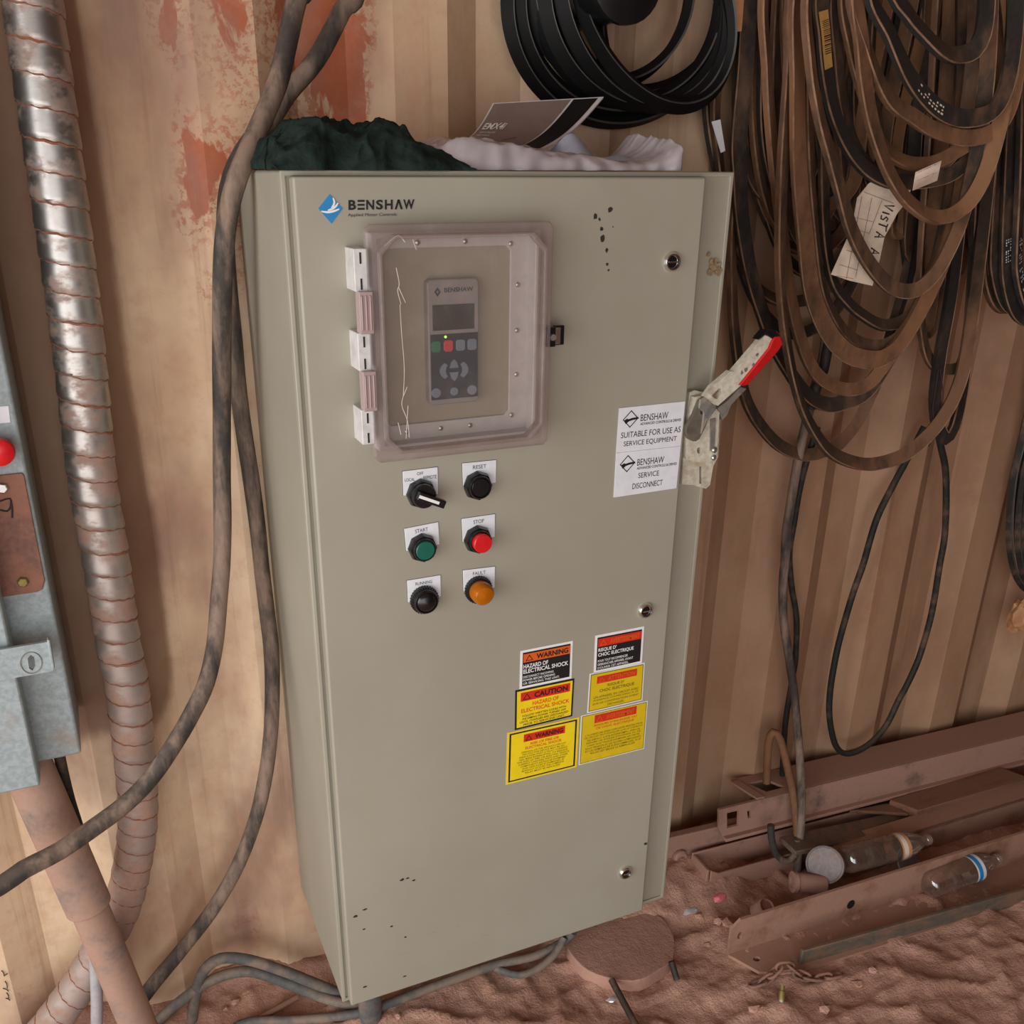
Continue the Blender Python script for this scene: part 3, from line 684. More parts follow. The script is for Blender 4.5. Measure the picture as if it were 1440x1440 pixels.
warn('warning_label', 'large white bordered yellow French label with red AVERTISSEMENT bar', [(705, 812), (1224, 695), (1195, 1068), (686, 1197)], 'whiteprint', 'yellow2', (.025, .03), (.20, .05, .83, .21), 'redprint', 'AVERTISSEMENT', 'orange',
     [("RISQUES D'INCENDIE OU", .20, .235, .84, .285), ('DE CHOC ELECTRIQUE', .23, .30, .80, .35)], 'orange', lines(["L'OUVERTURE D'UN DISPOSITIF PROTECTEUR", 'DE CIRCUIT PEUT INDIQUER QUE LE COURANT', "DE DEFAUT A ETE INTERROMPU. AFIN DE", "REDUIRE LES RISQUES D'INCENDIE OU DE", 'CHOC ELECTRIQUE EXAMINER LES PIECES', 'SOUS TENSION ET LES AUTRES COMPOSANTS', 'ET LES REMPLACER SI ENDOMMAGES. SI LE', 'RELAIS EST BRULE LE REMPLACER.'], .06, .95, .40, .84, True), 'olive', 'olive')

# --- disconnect handle on the right flange
def poly8(pts, Y): return [onY(*c8(*p), Y) for p in pts]
def rnd(cx, cy, rx, ry, n=12): return [(cx+rx*math.cos(6.283*k/n), cy+ry*math.sin(6.283*k/n)) for k in range(n)]
hb = MB().plate(poly8([(668, 575), (700, 560), (765, 572), (888, 700), (874, 1040), (838, 1110), (815, 1245), (785, 1272), (690, 1245), (612, 1240), (628, 900)], -.012), Y_*.012, [poly8([(738, 1110), (758, 1112), (757, 1235), (738, 1235)], -.012)])
hb = hb.build('disconnect_handle', 'castpaint', cab, label='cream disconnect lever with red and black grip on cabinet edge')
MB().plate(poly8([(702, 610), (780, 592), (884, 722), (862, 1030), (800, 1098), (752, 1085), (650, 1060), (646, 880)], -.022), Y_*.010, [poly8(rnd(735, 995, 15, 24), -.022)]).build('cover_plate', 'castpaint', hb)
MB().plate(poly8([(820, 770), (858, 760), (848, 1000), (815, 1000)], -.024), Y_*.004).build('side_clip', 'castgrey', hb, bevel=.001)
MB().plate(poly8([(742, 640), (800, 600), (852, 655), (862, 690), (802, 772), (775, 840), (752, 885), (738, 912), (716, 928), (692, 930), (668, 918), (652, 890), (646, 850), (656, 812), (700, 745)], -.030), Y_*.008, [poly8(rnd(756, 712, 12, 26), -.030)]).build('cam_plate', 'castdark', hb)
MB().plate(poly8([(735, 690), (745, 625), (800, 600), (862, 660), (858, 700), (800, 775), (752, 880), (765, 790), (770, 720)], -.034), Y_*.004).build('cam_rim', 'castgrey', hb, bevel=.0008)
MB().plate(poly8([(870, 690), (940, 640), (1040, 535), (1082, 548), (975, 660), (945, 735), (905, 780), (888, 730)], -.020), Y_*.012).build('linkage_bracket', 'castgrey', hb, bevel=.001)
MB().plate(poly8([(780, 605), (830, 535), (965, 422), (985, 425), (1210, 160), (1278, 190), (1262, 240), (1035, 528), (872, 672), (835, 640)], -.046), Y_*.010, [poly8([(828, 600), (850, 575), (880, 545), (900, 548), (905, 575), (880, 612), (862, 625), (840, 612)], -.046)]).build('lever', 'castpaint', hb)
MB().plate(poly8([(1030, 525), (1245, 258), (1262, 215), (1285, 172), (1325, 172), (1343, 222), (1312, 275), (1090, 520), (1060, 528)], -.050), Y_*.018).build('grip', 'redgrip', hb, bevel=.002)
MB().plate(poly8([(1168, 200), (1228, 128), (1288, 124), (1310, 165), (1275, 192), (1222, 158)], -.049), Y_*.017).build('grip_tip', 'black', hb, bevel=.002)
for x, y, r in ((840, 990, .0045), (836, 1045, .004), (812, 640, .0065)):
    MB().lathe(onY(*c8(x, y), -.022), -Y_, [(r, 0), (r, .003), (r*.6, .005), (0, .005)], 12, cap=False).build('bolt', 'metal', hb)
for x, y in ((1158, 300), (1130, 375), (1075, 410), (1045, 435)):
    P = onY(*c8(x, y), -.0463); MB().plate([P+Vector((.0028*math.cos(6.283*k/7)*random.uniform(.5, 1.2), 0, .0035*math.sin(6.283*k/7)*random.uniform(.5, 1.2))) for k in range(7)], Y_*.0003).build('worn_spot', 'castgrey', hb, ang=0)

# ------------------------------------------------------------------ things lying on the cabinet
def heap(name, mat, x0, x1, y0, y1, hf, nx=110, ny=60, ang=70):
    mb = MB(); vs = []; fs = []
    for j in range(ny+1):
        for i in range(nx+1):
            u, v = i/nx, j/ny; x, y, z = hf(u, v); vs.append((x, y, z))
    n = len(vs)
    for j in range(ny+1):
        for i in range(nx+1):
            p = vs[j*(nx+1)+i]; vs.append((p[0], p[1], min(p[2]-.0006, ZT+.0012 if p[1] > .004 else p[2]-.0015)))
    for j in range(ny):
        for i in range(nx):
            a = j*(nx+1)+i; fs.append((a, a+1, a+nx+2, a+nx+1)); b = a+n; fs.append((b, b+nx+1, b+nx+2, b+1))
    rim = [i for i in range(nx+1)]+[j*(nx+1)+nx for j in range(1, ny+1)]+[ny*(nx+1)+i for i in range(nx-1, -1, -1)]+[j*(nx+1) for j in range(ny-1, 0, -1)]
    for k in range(len(rim)):
        a, b = rim[k], rim[(k+1) % len(rim)]; fs.append((a, a+n, b+n, b))
    mb.add(vs, fs); return mb.build(name, mat, ang=ang)
def interp(tbl, t):
    for (a, va), (b, vb) in zip(tbl, tbl[1:]):
        if t <= b: k = (t-a)/(b-a); k = k*k*(3-2*k); return va+(vb-va)*k
    return tbl[-1][1]
ragprof = [(0, .010), (.06, .036), (.16, .054), (.34, .056), (.46, .052), (.58, .061), (.66, .052), (.72, .036), (.84, .026), (.93, .019), (1, .006)]
def ragf(u, v):
    x = -.004+.236*u; y = -.006+.165*v+.012*noise.noise(Vector((u*5, v*3, 4)))
    side = min(1, v/.30)*min(1, (1-v)/.3); side = math.sin(side*math.pi/2)**.8
    p = Vector((u*4.2+v*3.2, v*3.0-u*2.2, 1.7)); q = Vector((u*8-v*6, v*5+u*4, 5.1))
    q2 = Vector((u*19-v*11, v*9+u*9, 7.7)); fold = (1-abs(noise.noise(p))*2)*.55+(1-abs(noise.noise(q))*2)*.35+(1-abs(noise.noise(q2))*2)*.16
    h = interp(ragprof, u)*side*(.70+.30*fold)
    y -= .014*(1-abs(noise.noise(q*1.1))*2)*(.3+side)*.5
    x += .008*noise.noise(q+Vector((9, 0, 0)))
    return x, y, ZT+.002+max(0, h)
tag(heap('cleaning_rag', 'rag', 0, 0, 0, 0, ragf), 'crumpled dark green cloth rag on the cabinet top', 'rag')
bagprof = [(0, .004), (.06, .016), (.14, .026), (.22, .032), (.30, .030), (.42, .025), (.6, .017), (.8, .010), (.95, .008), (1, .012)]
def bagf(u, v):
    x = .145+.385*u; y = .012+.15*v
    side = math.sin(min(1, v/.14)*min(1, (1-v)/.2)*math.pi/2)**.6
    p = Vector((u*6+v*4, v*5-u*3, 2.2)); q = Vector((u*20-v*4, v*9, 8.1))
    h = interp(bagprof, u)*side*(.8+.25*(1-2*abs(noise.noise(p)))+.14*(1-2*abs(noise.noise(q))))
    y += .006*noise.noise(q)*(1-v)
    if u > .86: h += .034*((u-.86)/.14)**1.5*(.6+.5*v)
    return x, y, ZT+.002+max(0, h)
tag(heap('document_bag', 'bag', 0, 0, 0, 0, bagf), 'crinkled white plastic document bag lying on the cabinet top', 'bag')
# booklet standing tilted on the bag
def sheet_surface(corners, bow, n=14, mdir=None):
    TL, TR, BR, BL = corners; q = Quad(TL, TR, BR, BL)
    return lambda u, v: q.p(u, v)+bow*math.sin(math.pi*v)+(mdir or Vector())*u*u
bk = thing('instruction_booklet', 'grey and black printed booklet propped up on the document bag', 'booklet', (.32, .12, ZT+.02))
TL, TR = onY(693, 145, .17), onY(849, 136, .20); BR, BL = onY(762, 210, .085), onY(647, 199, .085)
sf = sheet_surface((TL, TR, BR, BL), Vector((.003, .010, -.010)))
def panel(name, mat, u0, u1, v0, v1, off, th, parent):
    mb = MB(); n = 12; vs = []; fs = []
    for j in range(n+1):
        for i in (0, 1):
            u = u0+(u1-u0)*i; v = v0+(v1-v0)*j/n; vs.append(sf(u, v)+off)
    m = len(vs)
    nrm = (TR-TL).cross(BL-TL).normalized(); nrm = nrm if nrm.y > 0 else -nrm
    vs += [p+nrm*th for p in vs]
    for j in range(n):
        a = j*2; fs += [(a, a+1, a+3, a+2), (a+m, a+2+m, a+3+m, a+1+m), (a, a+2, a+2+m, a+m), (a+1, a+1+m, a+3+m, a+3)]
    fs += [(0, m, m+1, 1), (2*n, 2*n+1, 2*n+1+m, 2*n+m)]
    return mb.add(vs, fs).build(name, mat, parent, ang=60)
nf = (TR-TL).cross(BL-TL).normalized(); nf = nf if nf.y < 0 else -nf
pg = panel('pages', 'paperwhite', 0, 1, 0, 1, Vector(), .003, bk)
panel('cover', 'coverbrown', .015, .70, .02, 1, nf*.0006, .0005, bk)
panel('spine_band', 'blackmatte', .725, .955, .02, 1, nf*.0006, .0005, bk)
t = MB(); q = Quad(sf(.06, .66)+nf*.0016, sf(.06, .30)+nf*.0016, sf(.16, .30)+nf*.0016, sf(.16, .66)+nf*.0016)
qq = Quad(*[onY(x, y, .115) for x, y in ((0, 0), (1, 0), (1, 1), (0, 1))])
def st(txt, u0, v0, u1, v1, bold):
    g, f = glyphs(txt, bold); t.add([sf(u0+(u1-u0)*a, v1+(v0-v1)*b)+nf*.0016 for a, b in g], f)
st('EMX4i', .05, .36, .26, .50, .02); st('SOFT STARTER', .06, .56, .22, .61, 0); st('USER MANUAL', .06, .65, .20, .70, 0); st('ENGLISH', .06, .74, .15, .785, 0)
t.build('title', 'whiteprint', bk, ang=0)
t = MB(); g = [sf(.40, .84), sf(.50, .70), sf(.505, .715), sf(.41, .85)]; t.add([p+nf*.0014 for p in g], [(0, 1, 2, 3)]); t.build('crease_mark', 'blackmatte', bk, ang=0)
# loose curled bluish sheet in the mouth of the bag
mb = MB(); vs = []; fs = []; nu = 24
P0, P1 = onY(775, 213, .10), onY(905, 226, .06)
for i in range(nu+1):
    u = i/nu; base = P0.lerp(P1, u)
    for v in (0, 1):
        z = ZT+.010+(.030*math.exp(-((u-.35)/.2)**2)+.006)*v+.004*math.sin(u*9)*v
        vs.append(Vector((base.x, base.y+.03*v, z))); vs.append(Vector((base.x, base.y+.03*v+.001, z)))
for i in range(nu):
    a = i*4; fs += [(a, a+4, a+6, a+2), (a+1, a+3, a+7, a+5), (a, a+1, a+5, a+4), (a+2, a+6, a+7, a+3)]
tag(mb.add(vs, fs).build('loose_sheet', 'paperblue', ang=60), 'curled bluish paper sheet poking out of the document bag', 'paper')

# ------------------------------------------------------------------ belts
def belt_pts(px, Y, close=True, zt=.14):
    """px: list of (x, y[, Y]) photo points down one strand and up the other"""
    P = [onY(p[0], p[1], p[2] if len(p) > 2 else Y) for p in px]
    if close:
        a, b = P[0], P[-1]; top = max(a.z, b.z)+zt; ctr = (a+b)/2
        h = abs(a.x-b.x)*.30+.012
        P += [Vector((b.x*.75+ctr.x*.25, b.y, b.z+(top-b.z)*.6)), Vector((ctr.x+(b.x-ctr.x)*.35, b.y, top)), Vector((ctr.x+(a.x-ctr.x)*.35, a.y, top)), Vector((a.x*.75+ctr.x*.25, a.y, a.z+(top-a.z)*.6))]
    return P
def belt(name, px, Y, w, h, mat, label, group, tw=50, close=True, zt=.14, twv=14, parent=None, closed_path=None):
    P = smooth(closed_path if closed_path else belt_pts(px, Y, close, zt), .010, close)
    L = len(P); fr = []
    ph = random.uniform(0, 6)
    for i in range(L):
        a = P[(i-1) % L] if (close or i) else P[i]; b = P[(i+1) % L] if (close or i < L-1) else P[i]
        T = (b-a).normalized(); N = T.cross(-Y_)
        N = N.normalized() if N.length > 1e-4 else X_; B = N.cross(T).normalized()
        th = R_(tw+twv*math.sin(ph+i/L*9.4)); Wd = N*math.cos(th)+B*math.sin(th); Td = B*math.cos(th)-N*math.sin(th)
        fr.append((Wd, Td))
    def sec(i):
        Wd, Td = fr[i]
        return [Wd*(-w*.5)+Td*(h*.5), Wd*(w*.5)+Td*(h*.5), Wd*(w*.36)-Td*(h*.5), Wd*(-w*.36)-Td*(h*.5)]
    o = MB().sweep(P, sec, close).build(name, mat, ang=30, bevel=0)
    tag(o, label, 'belt', group)
    def edge(i):
        Wd, Td = fr[i]; a, b = w*.5+.0005, h*.5+.0005
        s = 1 if Td.dot(CAM-P[i]) > 0 else -1; e = 1 if Wd.z*s > -Wd.x*.3 else 1
        return [Wd*(a-.0014)+Td*b, Wd*a+Td*b, Wd*(a-.0008)+Td*(b-.0030), Wd*(a-.002)+Td*(b-.0020)]
    MB().sweep(P, edge, close).build('worn_edge', 'belt_edge_grey' if mat in ('belt_black', 'cable_dark') else 'belt_edge', o, ang=30)
    return o, P, fr
GB = 'black belts hung above the cabinet'
def ell(cx, cy, a, b, rot, Y, n=18, dy=0.):
    out = []
    for k in range(n):
        t = 6.283*k/n; x = a*math.cos(t); y = b*math.sin(t); c, s = math.cos(R_(rot)), math.sin(R_(rot))
        out.append(onY(cx+x*c-y*s, cy+x*s+y*c, Y+dy*math.cos(t)))
    return out
for (cx, cy, a, b, rot, Y, lab) in (
    (866, 4, 150, 168, 0, .262, 'clean black drive belt forming the widest ring above the cabinet'),
    (872, -4, 138, 158, 4, .250, 'black drive belt just inside the widest ring above the cabinet'),
    (884, -8, 128, 150, -6, .238, 'clean black drive belt in the middle of the coiled ring'),
    (893, -2, 124, 150, -14, .226, 'clean black drive belt in the middle of the coiled ring'),
    (905, -6, 112, 158, -18, .214, 'black drive belt leaning right in the coiled ring, with pale edge line'),
    (920, -4, 98, 160, -22, .200, 'front black drive belt of the ring, slanting with a pale edge line'),
    (858, -22, 112, 138, 0, .244, 'innermost rounded black drive belt of the ring above the cabinet'),
    (900, 0, 118, 128, 10, .256, 'clean black drive belt in the middle of the coiled ring'),
    (930, 10, 86, 140, 6, .232, 'black drive belt along the right side of the coiled ring')):
    belt('black_belt', None, Y, .021, .013, 'belt_black', lab, GB, tw=58, close=True, twv=12, closed_path=ell(cx, cy, a, b, rot, Y))
pgp = onY(876, -26, .15)
tag(MB().lathe((pgp.x, YR-.002, pgp.z), -Y_, [(.045, 0), (.045, .17), (.052, .172), (.052, .182), (.04, .186)], 28).build('hanging_peg', 'black'), 'black round peg on the wall carrying the clean black belts', 'peg')

GR = 'dusty brown belts hung on the right wall'
BR = []
def br(px, Y, w, h, mat, label, tw=40, zt=.14, name='drive_belt', close=True, twv=14):
    r = belt(name, px, Y, w*1.18, h*.9, mat, label, GR, tw*.75, close, zt, twv); BR.append(r); return r
bk_lab = 'brown dusty drive belt strand deep in the hanging bundle'
# strands at the back (behind everything)
for k, (xt, xm, yb_, xr, xrt) in enumerate([(1060, 1046, 300, 1200, 1230), (1072, 1052, 352, 1215, 1245), (1088, 1066, 385, 1225, 1262), (1145, 1140, 300, 1270, 1300), (1170, 1172, 270, 1300, 1330),
        (1240, 1250, 330, 1320, 1342), (1255, 1262, 420, 1335, 1352), (1272, 1280, 470, 1325, 1372), (1290, 1292, 360, 1372, 1398), (1310, 1302, 300, 1385, 1412)]):
    ym = yb_*.55
    br([(xt, -20), (xm, ym), (xm*.82+xr*.18, yb_*.9), ((xm+xr)/2, yb_), (xr*.88+xm*.12, yb_*.88), (xr, ym), (xrt, -20)], .262-.004*(k % 4), .017, .011, ['belt3', 'belt', 'belt3'][k % 3], bk_lab, 45)
for k, (xt, xm, yb_, xr, xrt) in enumerate([(1048, 1036, 280, 1150, 1180), (1064, 1060, 330, 1180, 1210), (1080, 1072, 300, 1190, 1222), (1094, 1092, 350, 1205, 1236), (1106, 1112, 290, 1212, 1250), (1128, 1128, 340, 1238, 1270), (1150, 1150, 310, 1246, 1284), (1182, 1180, 335, 1262, 1310), (1212, 1205, 280, 1290, 1324), (1232, 1228, 250, 1318, 1366)]):
    ym = yb_*.55
    br([(xt, -20), (xm, ym), (xm*.82+xr*.18, yb_*.9), ((xm+xr)/2, yb_), (xr*.88+xm*.12, yb_*.88), (xr, ym), (xrt, -20)], .240-.007*(k % 5), .019, .011, ['belt', 'belt2', 'belt3'][k % 3], 'brown dusty belt in the crowded left half of the bundle', 24)
# straight vertical strands filling the right half
for k, (xt, xb, yb_) in enumerate([(1290, 1262, 330), (1310, 1284, 360), (1330, 1300, 460), (1352, 1330, 300), (1372, 1345, 380), (1392, 1372, 350), (1405, 1392, 400), (1338, 1312, 240), (1220, 1206, 300), (1196, 1190, 320)]):
    br([(xt-9, -20), ((xt+xb)/2-8, yb_*.5), (xb-9, yb_*.93), (xb-1, yb_), (xb+8, yb_*.93), ((xt+xb)/2+11, yb_*.5), (xt+13, -20)], .236-.006*(k % 3), .019, .011, ['belt2', 'belt', 'belt2', 'belt3'][k % 4], 'brown dusty belt hanging as a narrow loop within the bundle', 30)
# left-most strands going down behind the cabinet edge
br([(1018, -20), (1003, 60), (993, 130), (997, 190), (1010, 250), (1030, 330), (1060, 420), (1110, 470), (1170, 440), (1215, 350), (1235, 200), (1240, -20)], .262, .018, .011, 'belt3', 'leftmost dark belt passing behind the cabinet corner', 35)
br([(1034, -20), (1015, 70), (1005, 150), (1010, 220), (1022, 300), (1048, 380), (1085, 420), (1140, 420), (1190, 370), (1228, 240), (1250, -20)], .250, .018, .011, 'belt', 'brown belt second from the left in the bundle', 35)
# L1 big loop beside the handle
br([(1052, -20), (1040, 120), (1032, 240), (1028, 340), (1029, 400), (1031, 454), (1040, 526), (1050, 566), (1068, 598), (1094, 626), (1126, 640), (1153, 636), (1172, 629), (1199, 602), (1217, 570), (1240, 510), (1268, 420), (1290, 320), (1305, 200), (1315, -20)], .235, .020, .012, 'belt', 'long dark belt loop passing just behind the red handle grip', 48)
# L2
br([(1058, -20), (1045, 110), (1037, 200), (1038, 240), (1040, 290), (1046, 340), (1055, 388), (1069, 435), (1090, 490), (1130, 552), (1163, 570), (1190, 564), (1217, 550), (1250, 500), (1280, 420), (1300, 300), (1312, 160), (1325, -20)], .215, .024, .012, 'belt3', 'wide dark belt hanging right beside the cabinet edge', 18)
# L3 lowest loop
br([(1117, -20), (1110, 100), (1100, 233), (1096, 357), (1100, 440), (1107, 490), (1116, 535), (1128, 575), (1146, 610), (1165, 634), (1190, 648), (1220, 654), (1253, 647), (1280, 633), (1310, 605), (1333, 572), (1347, 540), (1356, 505), (1367, 430), (1378, 340), (1390, 220), (1400, 100), (1405, -20)], .150, .021, .012, 'belt', 'brown belt forming the lowest loop of the bundle', 32)
# L4
br([(1075, -20), (1078, 100), (1084, 190), (1096, 300), (1106, 390), (1116, 445), (1130, 494), (1146, 525), (1166, 541), (1190, 548), (1217, 541), (1240, 515), (1262, 478), (1285, 420), (1303, 350), (1318, 250), (1330, 120), (1335, -20)], .190, .020, .012, 'belt2', 'brown belt whose loop ends between the handle grip and the wall rib', 35)
# L6, L7 wide pair
br([(1122, -20), (1120, 120), (1122, 240), (1130, 330), (1138, 400), (1150, 441), (1166, 472), (1182, 490), (1200, 501), (1226, 505), (1243, 500), (1264, 482), (1292, 436), (1322, 370), (1346, 290), (1360, 200), (1372, 80), (1375, -20)], .130, .026, .012, 'belt2', 'wide tan dusted belt in front at the left of the bundle', 14)
br([(1140, -20), (1136, 120), (1138, 240), (1145, 330), (1153, 395), (1165, 432), (1182, 462), (1200, 479), (1219, 487), (1242, 487), (1267, 470), (1293, 425), (1318, 360), (1335, 270), (1348, 160), (1355, -20)], .145, .020, .012, 'belt', 'brown belt nested just inside the wide tan belt', 30)
# L8
br([(1160, -20), (1158, 150), (1158, 280), (1162, 350), (1172, 398), (1190, 424), (1210, 442), (1240, 458), (1270, 452), (1298, 425), (1320, 370), (1338, 290), (1350, 150), (1352, -20)], .170, .019, .011, 'belt3', 'dark belt loop ending just below the handwritten tag', 40)
# L10 front belt crossing the tag
br([(1136, -20), (1139, 90), (1152, 167), (1166, 217), (1180, 267), (1194, 317), (1213, 358), (1237, 391), (1260, 408), (1287, 407), (1313, 384), (1333, 350), (1350, 308), (1361, 262), (1374, 200), (1384, 130), (1389, 60), (1390, -20)], .085, .020, .012, 'belt', 'front brown belt crossing the lower half of the handwritten tag', 32)
# L11
r11 = br([(1205, -20), (1210, 60), (1215, 115), (1225, 172), (1243, 228), (1262, 266), (1284, 291), (1310, 306), (1337, 304), (1363, 283), (1383, 247), (1398, 200), (1409, 150), (1420, 95), (1418, 30), (1412, -20)], .070, .020, .012, 'belt2', 'front tan belt crossing the top of the handwritten tag', 30)
# L12-L14
r12 = br([(1222, -20), (1250, 50), (1277, 108), (1303, 142), (1327, 160), (1353, 167), (1383, 162), (1403, 145), (1416, 110), (1424, 50), (1426, -20)], .060, .022, .012, 'belt3', 'dark belt with printed marks looping above the barcode tag', 24)
br([(1196, -20), (1218, 70), (1248, 138), (1285, 167), (1313, 184), (1353, 195), (1390, 187), (1415, 158), (1428, 100), (1436, 20), (1437, -20)], .075, .020, .012, 'belt2', 'tan belt with torn edge directly above the barcode tag', 30)
br([(1255, -20), (1275, 20), (1293, 43), (1320, 70), (1343, 80), (1367, 72), (1380, 48), (1385, 10), (1385, -20)], .055, .022, .012, 'belt3', 'shortest dark belt loop at the top of the bundle', 25, zt=.1)
br([(1188, -20), (1198, 70), (1218, 145), (1237, 198), (1254, 219), (1280, 231), (1313, 230), (1347, 213), (1373, 190), (1395, 130), (1402, 40), (1402, -20)], .100, .019, .011, 'belt2', 'brown belt passing behind the barcode tag', 35)
r16 = br([(1156, -20), (1157, 50), (1162, 110), (1172, 160), (1190, 204), (1212, 234), (1235, 250), (1265, 258), (1313, 253), (1343, 240), (1362, 215), (1378, 150), (1385, 60), (1388, -20)], .110, .020, .012, 'belt3', 'dark belt carrying the ochre barcode label near the top', 12)
br([(1172, -20), (1176, 80), (1186, 160), (1204, 212), (1228, 240), (1262, 248), (1300, 243), (1332, 226), (1352, 190), (1366, 100), (1370, -20)], .120, .018, .011, 'belt', 'brown belt next to the ochre label belt', 40)
# L17 tight loop tied with string, L18
br([(1378, -20), (1376, 150), (1372, 300), (1366, 400), (1360, 480), (1352, 550), (1341, 600), (1329, 616), (1319, 603), (1314, 563), (1320, 505), (1338, 400), (1352, 250), (1360, 100), (1362, -20)], .165, .022, .012, 'belt3', 'dark narrow belt loop reaching down right of the bundle', 12)
br([(1320, -20), (1308, 150), (1296, 330), (1293, 430), (1298, 480), (1307, 507), (1322, 519), (1343, 518), (1354, 505), (1366, 430), (1374, 320), (1384, 150), (1392, -20)], .180, .018, .011, 'belt', 'brown belt loop whose bottom is tied with thin string', 35)
# right-hand group
rr = []
for k, (x, yb_) in enumerate([(1402, 436), (1418, 452), (1434, 440)]):
    rr.append(br([(x+2, -20), (x+4, 120), (x, 250), (x-4, 340), (x-3, yb_-55), (x+10, yb_-12), (x+34, yb_), (x+60, yb_-14), (x+78, yb_-70), (x+84, 250), (x+88, -20)], .15-.018*k, .021, .012, 'belt3', ['dark belt at the left of the printed group at the right edge', 'dark belt in the middle of the printed group at the right edge', 'dark belt with white printed marks at the right edge'][k], 14))
br([(1390, -20), (1388, 150), (1384, 300), (1383, 380), (1392, 418), (1408, 434), (1430, 427), (1450, 400), (1470, 300), (1480, 100), (1482, -20)], .17, .019, .011, 'belt', 'brown belt curling behind the dark printed belts at the right', 35)
# steel pegs that carry the bundle (above the picture)
for k, (px, Y) in enumerate(((1215, .0), (1330, .0))):
    P = onY(px, -110, .15)
    tag(MB().lathe((P.x, YR-.002, P.z-.02), -Y_, [(.014, 0), (.014, .33), (.02, .332), (.02, .34), (.014, .342)], 16).build('hanging_peg', 'steel_dust2'), ['left steel peg carrying the brown belt bundle', 'right steel peg carrying the brown belt bundle'][k], 'peg')
# ochre barcode sleeve and printed marks on belts
def sleeve(rec, y0, y1, wmul, mat, name, stripes=0, seg=None):
    o, P, fr = rec
    def proj_y(p):
        d = p-CAM; return PPY-FPX*d.dot(UP)/d.dot(fw)
    idx = [i for i in range(len(P)//2) if y0 <= proj_y(P[i]) <= y1]
    if len(idx) < 2: return None
    return idx
def face_patch(rec, i0, i1, wa, wb, off, h=.012):
    """a strip laid on the outward face of a belt between path positions"""
    o, P, fr = rec; mb = MB(); vs = []; n = 6
    for k in range(n+1):
        t = i0+(i1-i0)*k/n; i = int(t); f = t-i; j = min(i+1, len(P)-1)
        p = P[i].lerp(P[j], f); Wd = fr[i][0].lerp(fr[j][0], f); Td = fr[i][1].lerp(fr[j][1], f)
        sgn = 1 if Td.dot(CAM-p) > 0 else -1
        vs += [p+Wd*wa+Td*(sgn*(h*.5+off)), p+Wd*wb+Td*(sgn*(h*.5+off))]
    m = len(vs); fs = [(2*k, 2*k+1, 2*k+3, 2*k+2) for k in range(n)]
    return mb.add(vs, fs)
def span(rec, y0, y1, first=True):
    o, P, fr = rec
    ys = [PPY-FPX*(p-CAM).dot(UP)/(p-CAM).dot(fw) for p in P]
    half = len(P)//2
    def at(y):
        for i in range(half):
            if ys[i] <= y <= ys[i+1]: return i+(y-ys[i])/(ys[i+1]-ys[i])
        return 0
    return at(y0), at(y1)
a, b = span(r16, 16, 97); lab_ = face_patch(r16, a, b, -.0085, .0085, .0004).build('barcode_label', 'barlabel', r16[0], ang=0)
bars = MB()
for k in range(17):
    t0 = a+(b-a)*(.18+.035*k); wk = (b-a)*.035*random.choice((.25, .4, .6))
    s = face_patch(r16, t0, t0+wk, -.008, .0045, .0008); bars.add(s.v, s.f)
bars.build('barcode', 'blackmatte', r16[0], ang=0)
a0, b0 = span(r16, 2, 12)
def marks(rec, y0, y1, mat, rows=((-.006, -.0035), (-.001, .001), (.0035, .006)), n=9, name='printed_marks'):
    a, b = span(rec, y0, y1); mb = MB()
    for wa, wb in rows:
        for k in range(n):
            t0 = a+(b-a)*k/n
            if random.random() < .2: continue
            s = face_patch(rec, t0, t0+(b-a)/n*random.uniform(.35, .75), wa, wb, .0006); mb.add(s.v, s.f)
    mb.build(name, mat, rec[0], ang=0)
marks(r12, 124, 158, 'tagpaper'); marks(rr[2], 335, 372, 'whiteprint'); marks(rr[1], 336, 370, 'whiteprint'); marks(rr[2], 378, 398, 'whiteprint', n=4); marks(rr[2], 404, 420, 'whiteprint', n=3)
# thick black hose-like belts at the right edge
for k, (dx, Y) in enumerate(((0, .25), (12, .235), (22, .22))):
    belt('black_belt', [(1462+dx, 470), (1444+dx, 590), (1426+dx, 670), (1419+dx, 745), (1424+dx, 795), (1438+dx, 823), (1460+dx, 830), (1490+dx, 800), (1510+dx, 700), (1515+dx, 560), (1500+dx, 470)], Y, .020, .014, 'cable_dark', ['outer dark belt of the coil cut off by the right edge', 'middle dark belt of the coil at the right edge', 'inner dark belt of the coil at the right edge'][k], 'dark belt coil at the right edge', 50, True, zt=.08)
P = onY(1478, 430, .2); tag(MB().lathe((P.x, YR-.002, P.z), -Y_, [(.014, 0), (.014, .16), (.02, .162), (.02, .168), (.014, .17)], 14).build('hanging_peg', 'steel_dust2'), 'steel peg carrying the dark belt coil at right', 'peg')

